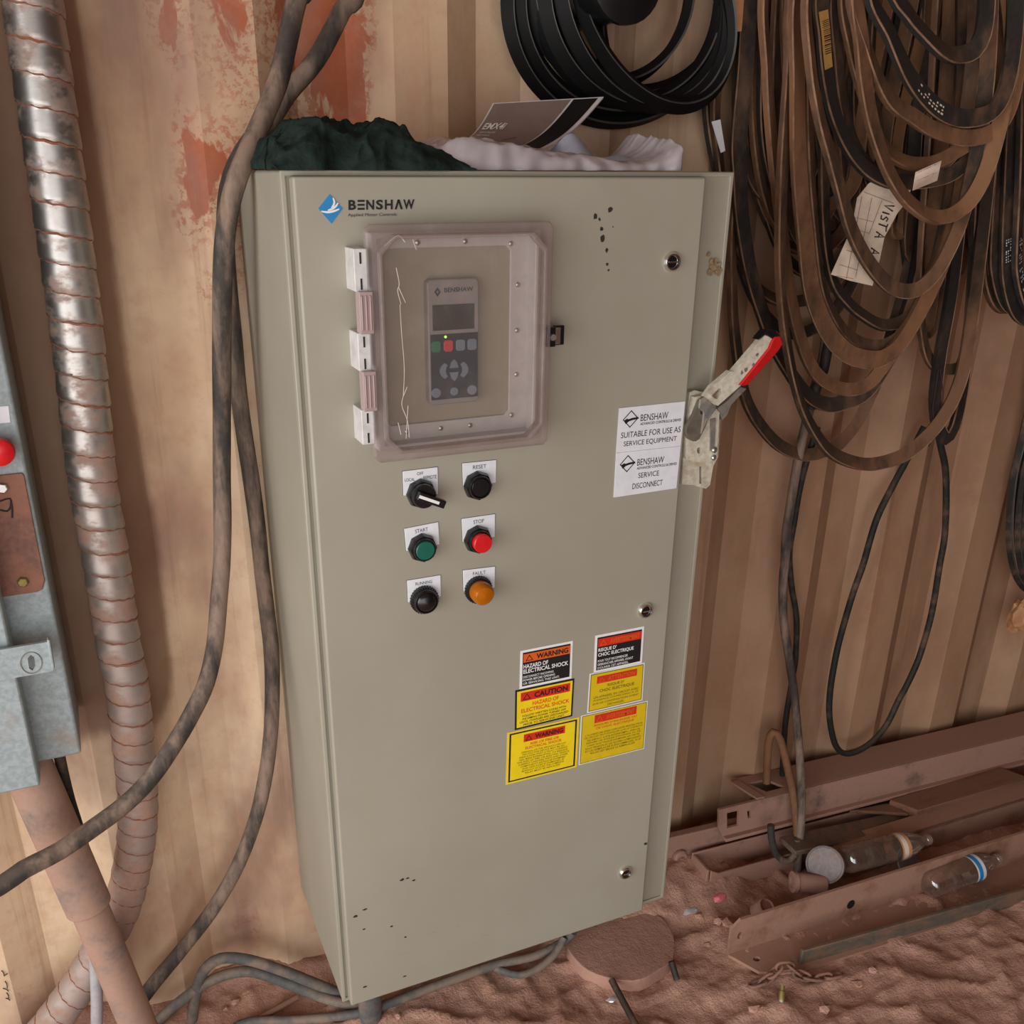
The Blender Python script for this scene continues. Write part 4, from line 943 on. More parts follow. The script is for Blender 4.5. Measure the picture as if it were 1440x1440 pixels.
# --- paper tags in the bundle
tg = thing('paper_tag', 'soiled paper tag handwritten VISTA A hanging among the belts', 'tag', onY(1225, 320, .112))
def tY(x, y, o=0): return onY(x, y, .112+(y-320)*-.00008-o)
tp = [(1240, 247), (1222, 258), (1206, 278), (1200, 312), (1192, 335), (1169, 386), (1196, 395), (1227, 402), (1237, 366), (1244, 333), (1262, 300), (1276, 282), (1282, 263), (1262, 254)]
tb = MB().plate([tY(*p) for p in tp], Y_*.0012, [[tY(*p) for p in rnd(1248, 262, 3, 3, 8)]]).build('tag_paper', 'tagpaper', tg, ang=0)
rl = MB()
for a, b in (((1215, 270), (1256, 286)), ((1212, 276), (1190, 392)), ((1226, 278), (1203, 390)), ((1203, 306), (1228, 312)), ((1199, 322), (1222, 328)), ((1190, 352), (1212, 358)), ((1180, 372), (1206, 380)), ((1176, 388), (1200, 392)), ((1240, 282), (1222, 330))):
    A, B = tY(*a, .0008), tY(*b, .0008); rl.tube([A, A.lerp(B, .5), B], .0004, 4)
rl.build('ruling', 'tagline', tg, ang=0)
tx = MB()
GL = {'V': [[(0, 1), (.35, 0), (.75, 1)]], 'I': [[(.2, .75), (.2, 0)]], 'S': [[(.7, .9), (.3, 1), (.1, .7), (.6, .4), (.55, .05), (.05, 0)]], 'T': [[(.4, .9), (.35, 0)], [(0, .95), (.6, .9), (1.1, 1)]], 'A': [[(0, 0), (.4, 1), (.75, 0)], [(.1, .4), (.7, .38)]]}
letters = []; pos = 0
for chh, adv in (('V', 11), ('I', 6), ('S', 10), ('T', 15), ('A', 24), ('A', 17), ('T', 10)):
    hgt = 13 if chh != 'S' else 10
    letters.append([[(1245-.30*(pos+a*10)+hgt*b*.95, 286+.95*(pos+a*10)+hgt*b*.30) for a, b in sk] for sk in GL[chh]]); pos += adv
for L in letters:
    for sk in L: tx.tube([tY(*p, .001) for p in sk], .0011, 6)
tx.build('handwriting', 'ink', tg, ang=40)
bt = thing('barcode_tag', 'small curled paper tag with barcode above the handwritten tag', 'tag', onY(1303, 250, .055))
vs = []; fs = []; n = 10
for i in range(n+1):
    u = i/n; a = onY(1284+4*u, 268-26*u, .058-.012*math.sin(u*2.6)); b = onY(1318+6*u, 254-28*u, .058-.012*math.sin(u*2.6)); vs += [a, b, a+Y_*.001, b+Y_*.001]
for i in range(n):
    a = i*4; fs += [(a, a+1, a+5, a+4), (a+2, a+6, a+7, a+3), (a, a+4, a+6, a+2), (a+1, a+3, a+7, a+5)]
MB().add(vs, fs).build('tag_paper', 'tagpaper', bt, ang=60)
bb = MB()
for k in range(12):
    f = .12+.068*k; wd = random.choice((.012, .022, .035)); q = []
    for u, ff in ((.45, f), (.45, f+wd), (.95, f+wd), (.95, f)):
        yy = .058-.012*math.sin(u*2.6)-.0006; a = onY(1284+4*u, 268-26*u, yy); b = onY(1318+6*u, 254-28*u, yy); q.append(a.lerp(b, ff))
    bb.add(q, [(0, 1, 2, 3)])
bb.build('barcode', 'ink', bt, ang=0)
tag(MB().plate([onY(x, y, .225) for x, y in ((1001, 171), (1013, 168), (1020, 212), (1014, 215))], Y_*.0012).build('cable_marker', 'white', ang=0), 'small white marker strip on the leftmost belt above the cabinet corner', 'marker')
tag(MB().plate([onY(x, y, .205) for x, y in ((1027, -10), (1047, -10), (1043, 44), (1024, 45))], Y_*.0015).build('tape_piece', 'tape', ang=0), 'tan tape piece on the belts at the top beside the black ring', 'tape')
# thin string tying the loop
for k, pts in enumerate(([(1320, 519), (1316, 545), (1312, 580), (1320, 612)], [(1322, 519), (1326, 560), (1316, 600), (1306, 628)])):
    tag(MB().tube(smooth([onY(x, y, .155) for x, y in pts], .006), .0011, 6).build('string', 'ink'), ['thin dark string tied round the loop, straight piece', 'thin dark string tied round the loop, trailing piece'][k], 'string')

# ------------------------------------------------------------------ cables
def cable(name, pts, Y, r, mat, label, group=None, n=12, cat='cable', zfloor=None, step=.012):
    P = []
    for p in pts:
        if isinstance(p, Vector): P.append(p)
        elif len(p) == 3 and isinstance(p[2], str): P.append(onZ(p[0], p[1], float(p[2])))
        else: P.append(onY(p[0], p[1], p[2] if len(p) > 2 else Y))
    P = smooth(P, step)
    rf = lambda i: r*(1+.035*noise.noise(P[i]*14))
    o = MB().tube(P, r, n, rf=rf).build(name, mat, ang=60); return tag(o, label, cat, group)
cable('power_cable', [Vector((.17, .25, 2.49)), Vector((.145, .24, 2.0)), (440, -70, .22), (417, 0, .21), (404, 60, .20), (390, 117, .19), (361, 187, .165), (335, 247, .145), (321, 300, .15), (314, 367, .165), (312, 467, .19), (312, 607, .215), (312, 673, .21), (313, 740, .205), (312, 790, .20), (308, 840, .19), (302, 907, .17), (290, 960, .155), (270, 1003, .14), (247, 1043, .125), (213, 1093, .11), (177, 1130, .095), (133, 1163, .08), (83, 1197, .06), (33, 1223, .045), (0, 1246, .035), Vector((-.52, .012, .535)), Vector((-.68, -.02, .48)), Vector((-.88, -.05, .32)), Vector((-1.12, -.07, .08)), Vector((-1.3, -.09, .016)), Vector((-1.8, -.1, .014))], .2, .0126, 'cable', 'thick black cable curving down across the conduit to the left edge')
cable('power_cable', [Vector((.27, .262, 2.49)), Vector((.24, .262, 2.0)), (510, -50, .262), (481, 15, .262), (445, 83, .262), (404, 132, .262), (383, 165, .262), (343, 212, .262), (322, 262, .262), (317, 330, .26), (321, 400, .258), (328, 473, .256), (334, 540, .256), (343, 607, .256), (353, 673, .256), (362, 740, .256), (369, 807, .254), (377, 873, .25), (381, 907, .248), (383, 960, .245), (381, 1027, .24), (373, 1093, .238), (359, 1153, .235), (333, 1220, .235), (300, 1277, .238), (260, 1330, .245), (213, 1387, .25), (190, 1420, .255)], .25, .0122, 'cable', 'thick black cable running behind the first one down to the floor')
GF = 'cables on the floor under the cabinet'
cable('floor_cable', [(268, 1462, .235), (270, 1436, .235), (275, 1400, .235), (286, 1366, .235), (310, 1348, .23), (350, 1350, .22), (400, 1366, .205), (450, 1386, .19), (478, 1397, .18), (540, 1415, .17)], .2, .0098, 'cable_grey', 'grey cable arching up highest left of the cabinet foot', GF)
cable('floor_cable', [(195, 1462, .24), (222, 1436, .24), (255, 1407, .238), (300, 1377, .232), (350, 1366, .222), (400, 1381, .205), (450, 1401, .18), (495, 1413, .155), (550, 1414, .14), (625, 1413, .12), (700, 1402, .11), (750, 1388, .112), (800, 1358, .13), (828, 1326, .14), (838, 1300, .145)], .2, .0098, 'cable_grey', 'long grey cable looping under the cabinet and rising at the right', GF)
cable('floor_cable', [(330, 1446, '.012'), (352, 1437, '.014'), (425, 1434, '.014'), (500, 1426, '.014'), (545, 1412, '.02'), (600, 1391, '.02'), (650, 1373, '.02'), (700, 1356, '.022'), (750, 1345, '.025'), (790, 1326, '.04'), (806, 1310, '.07')], .2, .0085, 'cable_grey', 'grey cable lying flat on the clay along the cabinet bottom', GF)
cable('floor_cable', [(690, 1356, '.02'), (706, 1365, '.016'), (730, 1371, '.016'), (756, 1362, '.02'), (780, 1342, '.035'), (793, 1318, '.06')], .2, .0072, 'cable_grey', 'short grey cable curl under the right half of the cabinet', GF)
# conduit stub that leaves the cabinet bottom
P = onZ(521, 1436, .0)
tag(MB().tube(smooth([(P.x, P.y, -.01), (P.x+.002, P.y, .10), (P.x+.004, P.y+.002, ZB-.0005)], .02), .021, 18).build('cabinet_conduit', 'cable_grey', ang=60), 'grey conduit stub rising from the floor into the cabinet bottom', 'conduit')
# right-hand hanging cables
GH = 'cables hanging below the belt bundle'
cable('hanging_cable', [(1165, 440, .235), (1158, 500, .235), (1146, 545, .235), (1130, 610, .235), (1122, 648, .235), (1113, 701, .235), (1106, 747, .235), (1104, 787, .235), (1101, 823, .235), (1102, 872, .23), (1109, 921, .225), (1116, 970, .215), (1121, 1022, .20), (1125, 1072, .18), (1127, 1129, .16), (1125, 1180, .145), (1121, 1228, .13)], .22, .0088, 'cable', 'dusty cable hanging from the belt bundle onto the steel bars', GH)
cable('hanging_cable', [(1150, 600, .25), (1128, 671, .25), (1116, 738, .25), (1110, 778, .25), (1113, 823, .25), (1120, 869, .25), (1119, 921, .25), (1115, 950, .25), (1106, 1005, .25), (1103, 1036, .25), (1100, 1090, .25)], .25, .0062, 'cable_dark', 'thin black cable twisting beside the dusty hanging cable', GH)
cable('hanging_cable', [(1078, 1100, .235), (1079, 1070, .232), (1081, 1044, .228), (1087, 1029, .222), (1097, 1040, .215), (1108, 1082, .195), (1116, 1123, .175), (1121, 1170, .155), (1123, 1215, .135), (1118, 1236, .13)], .2, .0085, 'belt2', 'short brown cable arch standing over the upper steel bar', GH)
cable('hanging_cable', [(1084, 1160, .15), (1085, 1180, .145), (1093, 1203, .14), (1106, 1211, .135), (1117, 1203, .135), (1121, 1180, .14)], .2, .0075, 'cable', 'small cable loop hanging below the upper steel bar', GH)
cable('hanging_cable', [(1310, 560, .245), (1322, 623, .245), (1330, 667, .245), (1329, 747, .245), (1321, 797, .245), (1310, 863, .245), (1293, 923, .245), (1276, 962, .24), (1264, 984, .24), (1245, 1022, .235), (1220, 1048, .235), (1193, 1060, .235), (1176, 1050, .24), (1167, 1013, .245), (1167, 976, .248), (1174, 930, .25), (1183, 891, .25), (1199, 836, .25), (1214, 793, .25), (1232, 732, .25), (1254, 686, .25), (1276, 645, .25), (1300, 600, .245)], .24, .0068, 'cable_dark', 'black cable forming a long wide loop on the right wall', GH)
cable('strap', [(1172, 440, .225), (1158, 520, .225), (1148, 545, .225), (1140, 575, .225)], .225, .009, 'cable_dark', 'dark cable end tucked behind the lower belt loops', GH)

# ------------------------------------------------------------------ flexible conduit at the left
def flex():
    px = [(32, -90, .225), (45, 0, .225), (63, 130, .225), (85, 290, .225), (104, 433, .225), (112, 500, .225), (130, 673, .225), (147, 773, .225), (167, 907, .225), (178, 960, .225), (189, 1060, .230), (194, 1127, .234), (192, 1177, .238), (184, 1227, .242), (172, 1275, .245), (150, 1320, .245), (118, 1375, .243), (75, 1435, .24), (20, 1500, .24)]
    P = smooth([Vector((-.222, .225, 2.49)), Vector((-.222, .225, 2.0))]+[onY(*p) for p in px], .0028); fr = frames(P); s = [0.]
    for i in range(1, len(P)): s.append(s[-1]+(P[i]-P[i-1]).length)
    n = 28; root = thing('flexible_conduit', 'spiral wound galvanised conduit caked with dust running down the left wall', 'conduit', P[-1])
    def pitch(t): return .036
    def sec(i):
        _, A, B = fr[i]; o = []
        r0 = .0325-.0035*min(1, max(0, s[i]-.75)/1.3)
        for k in range(n):
            a = 2*math.pi*k/n; u = (s[i]/.0345+a/(2*math.pi)+.08*noise.noise(Vector((s[i]*3, 0, 1)))) % 1
            lip = .0024*u-.0008*(1 if u > .93 else 0)
            o.append((A*math.cos(a)+B*math.sin(a))*(r0+lip))
        return o
    MB().sweep(P, sec).build('strip_winding', 'conduit', root, ang=28)
    # dust lodged in the winding seam
    sm = []; turns = int(s[-1]/.0345*24)
    for j in range(0, turns):
        a = -j*2*math.pi/24
        L = j/24*.0345
        i = min(len(P)-1, next((q for q in range(len(s)) if s[q] >= L), len(P)-1))
        _, A, B = fr[i]; r0 = .0325-.0035*min(1, max(0, s[i]-.75)/1.3)
        sm.append(P[i]+(A*math.cos(a)+B*math.sin(a))*(r0+.0004))
    MB().tube(sm, .0012, 5, rf=lambda i: .0009+.0026*abs(noise.noise(Vector((i*.11, 3, 0))))).build('seam_dust', 'seam', root, ang=60)
flex()
# big PVC riser with a coupling below the switch box
pr = thing('pvc_riser', 'dust caked plastic pipe with coupling slanting down from the grey switch box', 'pipe', onY(205, 1470, .10))
A, B, C_ = onY(28, 1053, .185), onY(125, 1275, .16), onY(215, 1490, .15)
MB().tube([A, A.lerp(B, .5), B], .0335, 28).build('coupling', 'pvc', pr, ang=50, bevel=.002)
MB().tube([A.lerp(B, .3), B, B.lerp(C_, .5), C_, C_+(C_-B)*max(.05, C_.z/max(.01, B.z-C_.z))], .0275, 28).build('pipe', 'pvc', pr, ang=50)
tag(MB().tube(smooth([Vector((onY(137, 1470, .19).x, .19, .0)), onY(137, 1470, .19), onY(136, 1400, .19), onY(133, 1325, .19), onY(131, 1285, .19)], .01), .0095, 14).build('thin_pipe', 'pvc_grey', ang=60), 'thin pale grey upright pipe behind the slanting plastic pipe', 'pipe')
cable('drop_cable', [(80, 1040, .2), (86, 1075, .2), (98, 1125, .205), (112, 1170, .21), (130, 1235, .215)], .2, .008, 'cable_dark', 'short black cable dropping from the switch box behind the pipe')

# ------------------------------------------------------------------ grey switch box at the left edge
YB = .15
bxr = onY(115, 1060, YB); bx = thing('switch_box', 'grey metal safety switch box cut off by the left edge', 'switch box', (bxr.x-.2, YB+.06, bxr.z))
MB().box((bxr.x-.42, bxr.x), (YB, YW+.001), (bxr.z, bxr.z+.95)).build('enclosure', 'box', bx, bevel=.004, seg=3)
cvr = onY(57, 1105, .112)
MB().box((bxr.x-.44, cvr.x), (.112, YB-.0005), (cvr.z, cvr.z+.95)).build('cover', 'box', bx, bevel=.003)
hs = MB().plate([onY(x, y, .098) for x, y in ((-25, 917), (0, 914), (66, 903), (72, 906), (77, 938), (74, 944), (0, 957), (-25, 960))], Y_*.005, [[onY(x, y, .098) for x, y in ((39, 926), (43, 921), (48, 924), (50, 936), (46, 943), (41, 940))]])
hs = hs.build('hasp', 'box', bx)
MB().plate([onY(x, y, .093) for x, y in ((66, 900), (70, 900), (77, 940), (73, 943))], Y_*.010).build('hasp_tab', 'box', hs, bevel=.001)
ring = [onY(44+15*math.cos(t), 932+15*math.sin(t), .0977) for t in [6.283*k/24 for k in range(24)]]
MB().tube(ring, .0007, 5, closed=True).build('hole_ring', 'castdark', hs)
npl = MB().plate([onY(x, y, YB-.003) for x, y in ((-30, 672), (30, 665), (34, 669), (63, 817), (60, 829), (52, 833), (-10, 842))], Y_*.003).build('nameplate', 'rustplate', bx, bevel=.0012)
for x, y, mt in ((3, 686, 'metal'), (32, 818, 'brass')):
    MB().lathe(onY(x, y, YB-.003), -Y_, [(.0072, 0), (.0072, .003), (.0055, .0045), (0, .0045)], 6, cap=False).build('bolt', mt, bx, ang=20)
sk = MB(); sk.tube(smooth([onY(x, y, YB-.0036) for x, y in ((0, 705), (14, 701), (15, 712), (10, 719), (0, 717))], .004), .0012, 6); sk.tube(smooth([onY(x, y, YB-.0036) for x, y in ((15, 703), (17, 715), (17, 728))], .004), .0012, 6)
sk.build('marker_digit', 'ink', npl)
kb = onY(-1, 634, YB-.02)
MB().lathe((kb.x, YB, kb.z), -Y_, [(.008, 0), (.008, .016), (.0165, .018), (.0178, .024), (.0165, .031), (.010, .035), (0, .036)], 28, cap=False).build('mushroom_button', 'red', bx)
MB().plate([onY(x, y, YB-.0008) for x, y in ((-20, 573), (12, 571), (14.5, 594), (-18, 597))], Y_*.0007).build('sticker', 'white', bx, ang=0)

# ------------------------------------------------------------------ scrap steel on the floor at the right
def dirs(A, B):
    U = (B-A).normalized(); F = U.cross(Z_).normalized()      # F points to the viewer side
    if F.y > 0: F = -F
    V = F.cross(U); V = V if V.z > 0 else -V
    return U, V, F
def longbar(name, label, A, B, ext=0.25):
    L = (B-A).length+ext; U, V, F = dirs(A, B); return thing(name, label, 'steel bar', (A.x, A.y, 0)), U, V, F, L
# P1 upper angle with cut-outs against the wall
A, B = onY(1011, 1139, .205), onY(1440, 1034, .170)
t1, U, V, F, L = longbar('channel_bar', 'uppermost dusty steel channel bar with square cut-outs at its end', A, B)
def pl2(o, U, V, pts): return [o+U*a+V*b for a, b in pts]
hw = .078
MB().plate(pl2(A, U, V, [(0, 0), (L, 0), (L, -hw), (.02, -hw), (.006, -.05)]), -F*.006, [pl2(A, U, V, [(.022, -.014), (.052, -.014), (.056, -.055), (.028, -.055)]), pl2(A, U, V, [(.075, -.022), (.083, -.022), (.087, -.042), (.079, -.042)])]).build('web', 'steel_dust', t1)
Tb = -F
MB().plate(pl2(A+V*.0005, U, Tb, [(.10, .004), (L, .004), (L, .085), (.085, .085)]), -V*.006, [pl2(A+V*.0005, U, Tb, [(.135, .02), (.185, .02), (.165, .06), (.115, .06)])]).build('top_flange', 'steel_dust', t1)
MB().obox(A-V*hw, U, V, F, (.02, L), (-.004, .004), (-.006, .012)).build('bottom_lip', 'steel_dust', t1, bevel=.0015)
t1b = MB().plate(pl2(A+V*.004, U, Tb, [(.098, .002), (.118, .002), (.10, .075), (.08, .075)]), V*-.004).build('end_strap', 'steel_dust', t1, bevel=.001)
# P2 second bar with a round boss
A, B = onY(938, 1180, .225), onY(1082, 1147, .218)
t2, U, V, F, L = longbar('flat_bar', 'dusty bar with a round boss emerging behind the cabinet', A, B, .6)
MB().obox(A, U, V, F, (-.05, L), (-.064, 0), (-.02, 0)).build('bar', 'steel_dust', t2, bevel=.003)
MB().lathe(onY(955, 1204, .222), -Y_, [(.017, 0), (.017, .006), (.013, .010), (.010, .010), (.008, .006), (.004, .006), (0, .009)], 24, cap=False).build('boss', 'steel_dust', t2)
P = onY(972, 1213, .214); MB().lathe(P, (.6, -.6, .2), [(.006, 0), (.006, .008), (0, .010)], 6, cap=False).build('bolt', 'castdark', t2, ang=20)
# P3 round-edged bar below, P3b open channel
A, B = onY(934, 1240, .185), onY(1000, 1221, .182)
t3, U, V, F, L = longbar('round_bar', 'dusty round steel bar lowest beside the cabinet foot', A, B, .04)
MB().tube([A-U*.06-V*.02, A+U*L*.5-V*.02, A+U*L-V*.02], .021, 20).build('bar', 'steel_dust', t3, ang=50)
A, B = onY(1000, 1225, .150), onY(1090, 1201, .145)
t4, U, V, F, L = longbar('open_channel', 'open dusty steel channel half filled with clay below the upper bar', A, B, .75)
MB().plate(pl2(A, U, V, [(0, 0), (.02, -.012), (L, -.012), (L, -.068), (.004, -.068)]), -F*.005).build('front_wall', 'steel_dust', t4, bevel=.0015)
MB().obox(A-F*.055, U, V, F, (-.01, L), (-.065, .006), (-.005, 0)).build('back_wall', 'steel_dust', t4, bevel=.0015)
MB().obox(A, U, V, F, (0, L), (-.068, -.062), (-.055, 0)).build('floor_plate', 'steel_dust', t4)
MB().obox(A-F*.055, U, V, F, (-.01, -.004), (-.06, .004), (0, .055)).build('end_plate', 'steel_dust', t4, bevel=.001)
# P5 dark flat bar behind the first bottle
A, B = onY(1098, 1178, .158), onY(1270, 1141, .150)
t5, U, V, F, L = longbar('flat_bar', 'dark steel flat bar resting behind the dusty bottle', A, B, 0)
MB().obox(A, U, V, F, (0, L), (-.012, 0), (-.004, .05)).build('bar', 'steel_bare', t5, bevel=.002)
# P4 short plank
A, B = onY(1290, 1140, .115), onY(1440, 1096, .105)
t6 = thing('timber_offcut', 'dusty brown timber offcut lying under the uppermost channel bar', 'timber', (A.x, A.y, 0)); U, V, F = dirs(A, B); L = (B-A).length+.02
MB().plate(pl2(A, U, -F, [(0, 0), (L, 0), (L-.03, .06), (-.03, .055)]), -V*.026).build('plank', 'wood', t6, bevel=.003)
MB().plate(pl2(A-V*.012, U, -F, [(-.012, .01), (-.03, .06), (-.13, .07), (-.05, .03)]), -V*.008).build('splinter_end', 'wood', t6, bevel=.002)
# P7 bars between
A, B = onY(1290, 1170, .070), onY(1440, 1124, .062)
t7, U, V, F, L = longbar('channel_bar', 'brown steel channel running behind the second clear bottle', A, B, .3)
MB().obox(A, U, V, F, (-.25, L), (-.085, 0), (-.006, 0)).build('web', 'steel_dust2', t7, bevel=.0015)
MB().obox(A, U, V, F, (-.25, L), (-.006, 0), (-.05, 0)).build('top_flange', 'steel_dust2', t7, bevel=.0015)
MB().obox(A, U, V, F, (-.25, L), (-.085, -.079), (0, .04)).build('bottom_flange', 'steel_dust2', t7, bevel=.0015)
# P6 front channel
A = onZ(1024, 1342, .012); B = onZ(1440, 1205, .012); B = Vector((1.55, A.y-.03, .012))
t8, U, V, F, L = longbar('angle_bar', 'front brown steel angle bar with bolt holes holding a bottle', A, B, .3)
MB().plate(pl2(A, U, V, [(0, 0), (L, 0), (L, .080), (.02, .080), (.0, .062)]), -F*.006, [pl2(A, U, V, [(.022+.006*math.cos(6.283*k/10), .040+.009*math.sin(6.283*k/10)) for k in range(10)])]).build('back_flange', 'steel_dust2', t8)
MB().plate(pl2(A, U, F, [(0, 0), (L, 0), (L, .105), (.11, .085), (.075, .078), (.03, .058)]), -V*.007, [pl2(A, U, F, [(.045+.008*math.cos(6.283*k/10), .030+.006*math.sin(6.283*k/10)) for k in range(10)])]).build('web', 'steel_dust2', t8)
P = onY(1240, 1270, A.y-.012)
MB().plate([A+U*.292+V*.030+F*.0006+U*(.010*math.cos(6.283*k/10))+V*(.011*math.sin(6.283*k/10)) for k in range(10)], -F*.0004).build('punched_mark', 'blackmatte', t8, ang=0)
A, B = onZ(1123, 1361, .004), onZ(1440, 1272, .004)
U, V, F = dirs(A, B); t9 = thing('flat_bar', 'weathered flat bar on edge along the front of the angle bar', 'steel bar', (A.x, A.y, 0)); L = (B-A).length+.3
MB().plate(pl2(A, U, V, [(0, 0), (L, 0), (L, .042), (.004, .040)]), -F*.009).build('bar', 'steel_bare', t9, bevel=.002)

# --- bottles
def bottle(name, label, a, b, r, band, ring):
    root = thing(name, label, 'bottle', (a.x, a.y, a.z-r)); ax = (b-a).normalized(); L = (b-a).length
    prof = [(r*.55, 0), (r*.9, .004), (r, .012)]
    h = .02
    while h < L*.52: prof += [(r, h), (r*.93, h+.005), (r, h+.010)]; h += .012
    prof += [(r, L*.56), (r, L*.70), (r*.9, L*.76), (r*.62, L*.86), (r*.36, L*.93), (r*.34, L*.95), (r*.40, L*.955), (r*.40, L)]
    MB().lathe(a, ax, prof, 28).build('bottle_body', 'bottle', root, ang=60)
    MB().lathe(a, ax, [(r*.42, L*.955), (r*.42, L*1.0), (r*.3, L*1.005)], 20).build('bottle_neck', 'bottlecap', root)
    MB().lathe(a, ax, [(r*1.015, L*.575), (r*1.02, L*.63), (r*1.015, L*.685)], 28, cap=False).build('label_band', band, root, ang=60)
    X = ax.orthogonal()
    MB().lathe(a, ax, [(r*1.022, L*.595), (r*1.026, L*.62), (r*1.022, L*.645)], 28, cap=False).build('label_stripe', ring, root, ang=60)
    return root
bottle('water_bottle', 'dusty clear bottle with tan label lying behind the angle bar', onY(1186, 1210, .045), onY(1306, 1180, .030), .029, 'tape', 'tagpaper')
bottle('water_bottle', 'clear bottle with blue and white label lying inside the angle bar', onY(1302, 1246, -.045), onY(1404, 1207, -.055), .028, 'paperwhite', 'blue')
# --- jar on its side, lid and discs
jc = onY(1160, 1216, .050); ja = Vector((-.70, -.42, .57)).normalized()
jr = thing('plastic_jar', 'grey plastic jar lying on its side with round lid facing out', 'jar', (jc.x, jc.y, jc.z-.04))
MB().lathe(jc-ja*.062, ja, [(.026, .01), (.030, .014), (.030, .05), (.034, .053), (.034, .062)], 32).build('jar_body', 'jar', jr)
MB().lathe(jc, ja, [(.0385, -.012), (.0385, .002), (.035, .004), (.034, .0015), (0, .0005)], 36, cap=False).build('lid', 'jar', jr)
P = onY(1276, 1212, .0195)
tag(MB().lathe(P, Vector((.15, -.7, .6)), [(.0, -.002), (.030, -.002), (.031, 0), (.030, .002), (0, .0025)], 30, cap=False).build('round_disc', 'jar'), 'dusty grey disc standing half hidden behind the angle bar', 'disc')
P = onZ(1077, 1276, .035)
tag(MB().lathe(P, (.1, -.5, .8), [(.019, -.03), (.019, .004), (.016, .006), (.014, .002), (0, .002)], 26, cap=False).build('half_buried_ring', 'steel_dust'), 'round cap half buried in clay behind the angle bar end', 'cap')
P = onY(1116, 1240, .06); ps = thing('pipe_stub', 'short dusty pipe stub lying left of the grey jar', 'pipe', P)
MB().tube([P, P+Vector((.03, -.012, -.004)), P+Vector((.06, -.026, -.008))], .020, 20).build('tube', 'steel_dust', ps, ang=50)
MB().lathe(P+Vector((-.001, 0, 0)), (-1, .4, .1), [(.022, -.006), (.022, .002), (.013, .003), (.012, -.004), (0, -.004)], 20, cap=False).build('flange', 'steel_dust', ps)
# --- clay covered round slab and other litter
sl = onZ(905, 1332, .02); pts = []
slab = MB(); pr_ = []
for k in range(40):
    a = 6.283*k/40; rr_ = .108*(1+.04*noise.noise(Vector((math.cos(a)*2, math.sin(a)*2, 0)))); pr_.append(Vector((sl.x-.035+rr_*math.cos(a), sl.y+.03+rr_*.95*math.sin(a), .028)))
slab.plate(pr_, -Z_*.03)
tag(slab.build('round_slab', 'clay2', ang=50, bevel=.006), 'clay covered round slab on the floor at the cabinet foot', 'slab')
def lump(name, P, r, mat, label, cat, sq=(1, 1, 1), seed=0, n=2):
    bm = bmesh.new(); bmesh.ops.create_icosphere(bm, subdivisions=n, radius=1)
    for v in bm.verts:
        k = 1+.45*noise.noise(v.co*1.7+Vector((seed, 0, 0)))+.2*noise.noise(v.co*4+Vector((seed, 3, 0))); v.co = Vector((v.co.x*sq[0], v.co.y*sq[1], v.co.z*sq[2]))*r*k
    mb = MB(); mb.add([v.co+P for v in bm.verts], [tuple(v.index for v in f.verts) for f in bm.faces]); bm.free()
    return tag(mb.build(name, mat, ang=25), label, cat)
lump('plastic_scrap', onZ(1012, 1262, .055), .014, 'pink', 'pink plastic scrap stuck in the clay beside the cabinet', 'scrap', (1.3, .6, .6), 3)
lump('foil_scrap', onZ(971, 1281, .05), .012, 'foil', 'shiny white foil scrap on the clay beside the cabinet', 'scrap', (1.4, .6, .5), 5)
lump('foil_scrap', onZ(861, 1405, .012), .009, 'foil', 'white scrap lying beside the dark rod on the floor', 'scrap', (1.3, .6, .5), 8)
lump('paper_wad', onY(1437, 866, .235), .040, 'tape', 'crumpled tan paper wad on the wall at the right edge', 'paper', (.9, .6, 1.2), 11, 3)
CL = ['largest clay clod, touching the end of the front angle bar', 'small clay clod right of the white foil scrap', 'clay clod between the round slab and the angle bar', 'clay clod beside the pink plastic scrap', 'clay clod on the rim of the round slab', 'clay clod at the right end of the chain', 'clay clod below the chain, right of the brass plug', 'tiny clay clod under the weathered flat bar', 'clay clod left of the brass plug at the bottom edge', 'clay clod in front of the conduit stub', 'clay clod inside the arch of the grey floor cables', 'smaller clay clod under the arch of the grey floor cables']
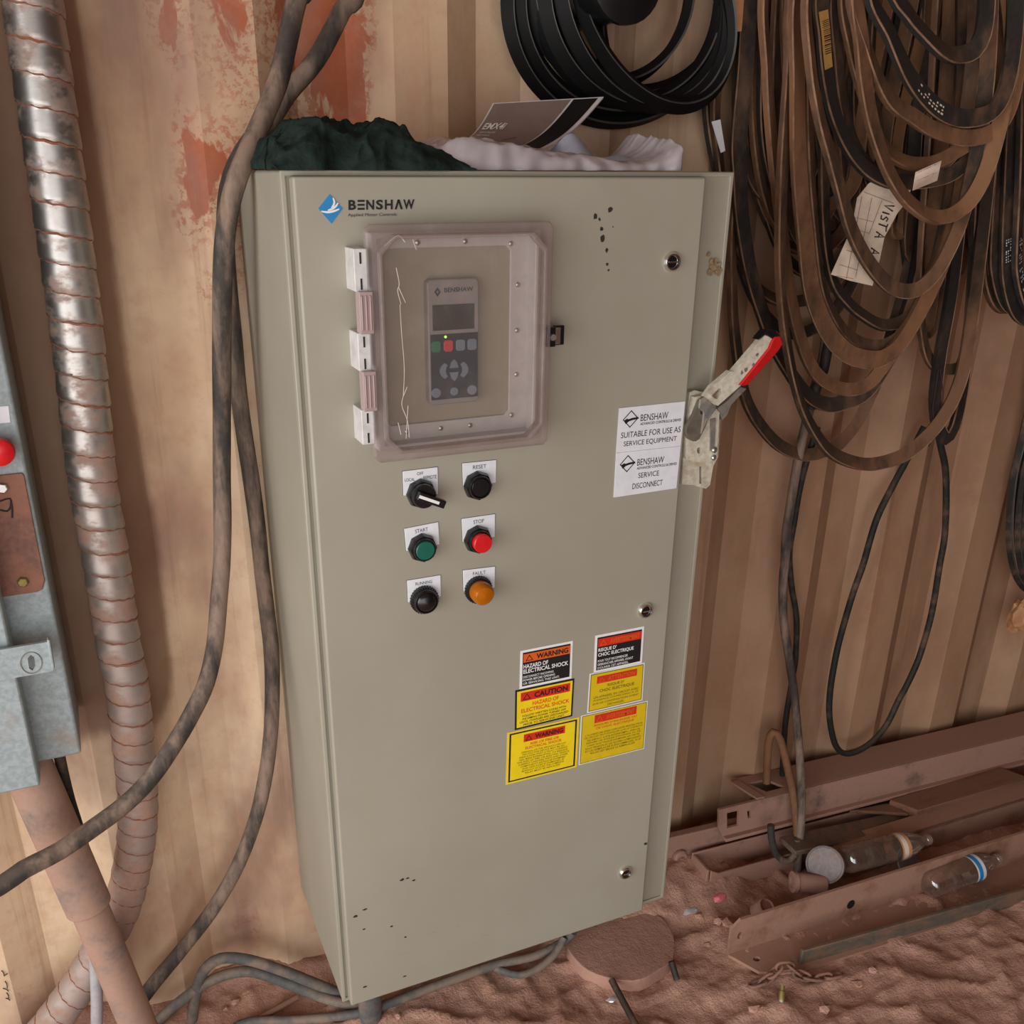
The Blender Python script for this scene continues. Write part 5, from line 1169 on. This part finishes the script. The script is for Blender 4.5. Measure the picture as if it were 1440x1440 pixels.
for k, (x, y, r) in enumerate([(1024, 1300, .012), (983, 1290, .008), (995, 1330, .007), (1010, 1296, .009), (925, 1372, .008), (1205, 1385, .010), (1160, 1420, .010), (1228, 1365, .008), (1060, 1420, .009), (560, 1430, .007), (330, 1410, .007), (318, 1420, .006)]):
    P = onZ(x, y, clay_h(onZ(x, y, 0).x, onZ(x, y, 0).y))
    o = lump('clay_clod', P+Z_*r*.3, r, 'clay', CL[k], 'clod', (1.2, 1, .7), 20+k, 1); o['group'] = 'clay clods on the floor'
def rod(name, a, b, r, mat, label, cat, n=10):
    A, B = onZ(*a), onZ(*b); return tag(MB().tube([A, A.lerp(B, .5), B], r, n).build(name, mat, ang=60), label, cat)
rod('dark_rod', (860, 1378, .032), (905, 1462, .012), .0065, 'cable_dark', 'dark rod lying on the clay below the cabinet corner', 'rod')
rod('stick', (418, 1402, .018), (348, 1442, .012), .006, 'wood', 'pale wooden stick under the floor cables', 'stick')
rod('buried_bolt', (944, 1352, .045), (952, 1378, .018), .006, 'cable_dark', 'dark bolt standing in the clay at the slab edge', 'bolt')
# chain and fastener
ch = thing('chain', 'clay caked steel chain lying at the end of the angle bar', 'chain', onZ(1140, 1378, 0))
cp = smooth([onZ(x, y, z) for x, y, z in ((1060, 1385, .012), (1078, 1378, .018), (1095, 1362, .035), (1110, 1360, .035), (1128, 1372, .016), (1150, 1376, .014), (1172, 1372, .014), (1192, 1366, .014))], .004)
tot = 9; seed_link = None
for k in range(tot):
    i = int(k*(len(cp)-6)/tot)+2; P = cp[i]; T = (cp[i+2]-cp[i-2]).normalized(); S1 = T.cross(Z_).normalized(); N1 = S1.cross(T)
    s_ = (S1*math.cos(R_(25+70*(k % 2)))+N1*math.sin(R_(25+70*(k % 2))))
    lk = []
    for q in range(20):
        a = 6.283*q/20; lk.append(P+T*(.0125*math.cos(a)+.005*(1 if math.cos(a) > 0 else -1))+s_*(.0098*math.sin(a)))
    MB().tube(lk, .0031, 7, closed=True).build('link', 'chain', ch, ang=60)
A = onZ(1101, 1378, .035); B = onZ(1099, 1407, .012); bt_ = thing('brass_plug', 'small brass plug hanging from the chain', 'plug', B)
MB().lathe(B, A-B, [(.0055, 0), (.006, .003), (.006, .016), (.0045, .017), (.0045, .026)], 16).build('barrel', 'brass', bt_)
MB().lathe(B, B-A, [(.0048, -.001), (.0048, .004), (.003, .006)], 14).build('tip', 'foil', bt_)
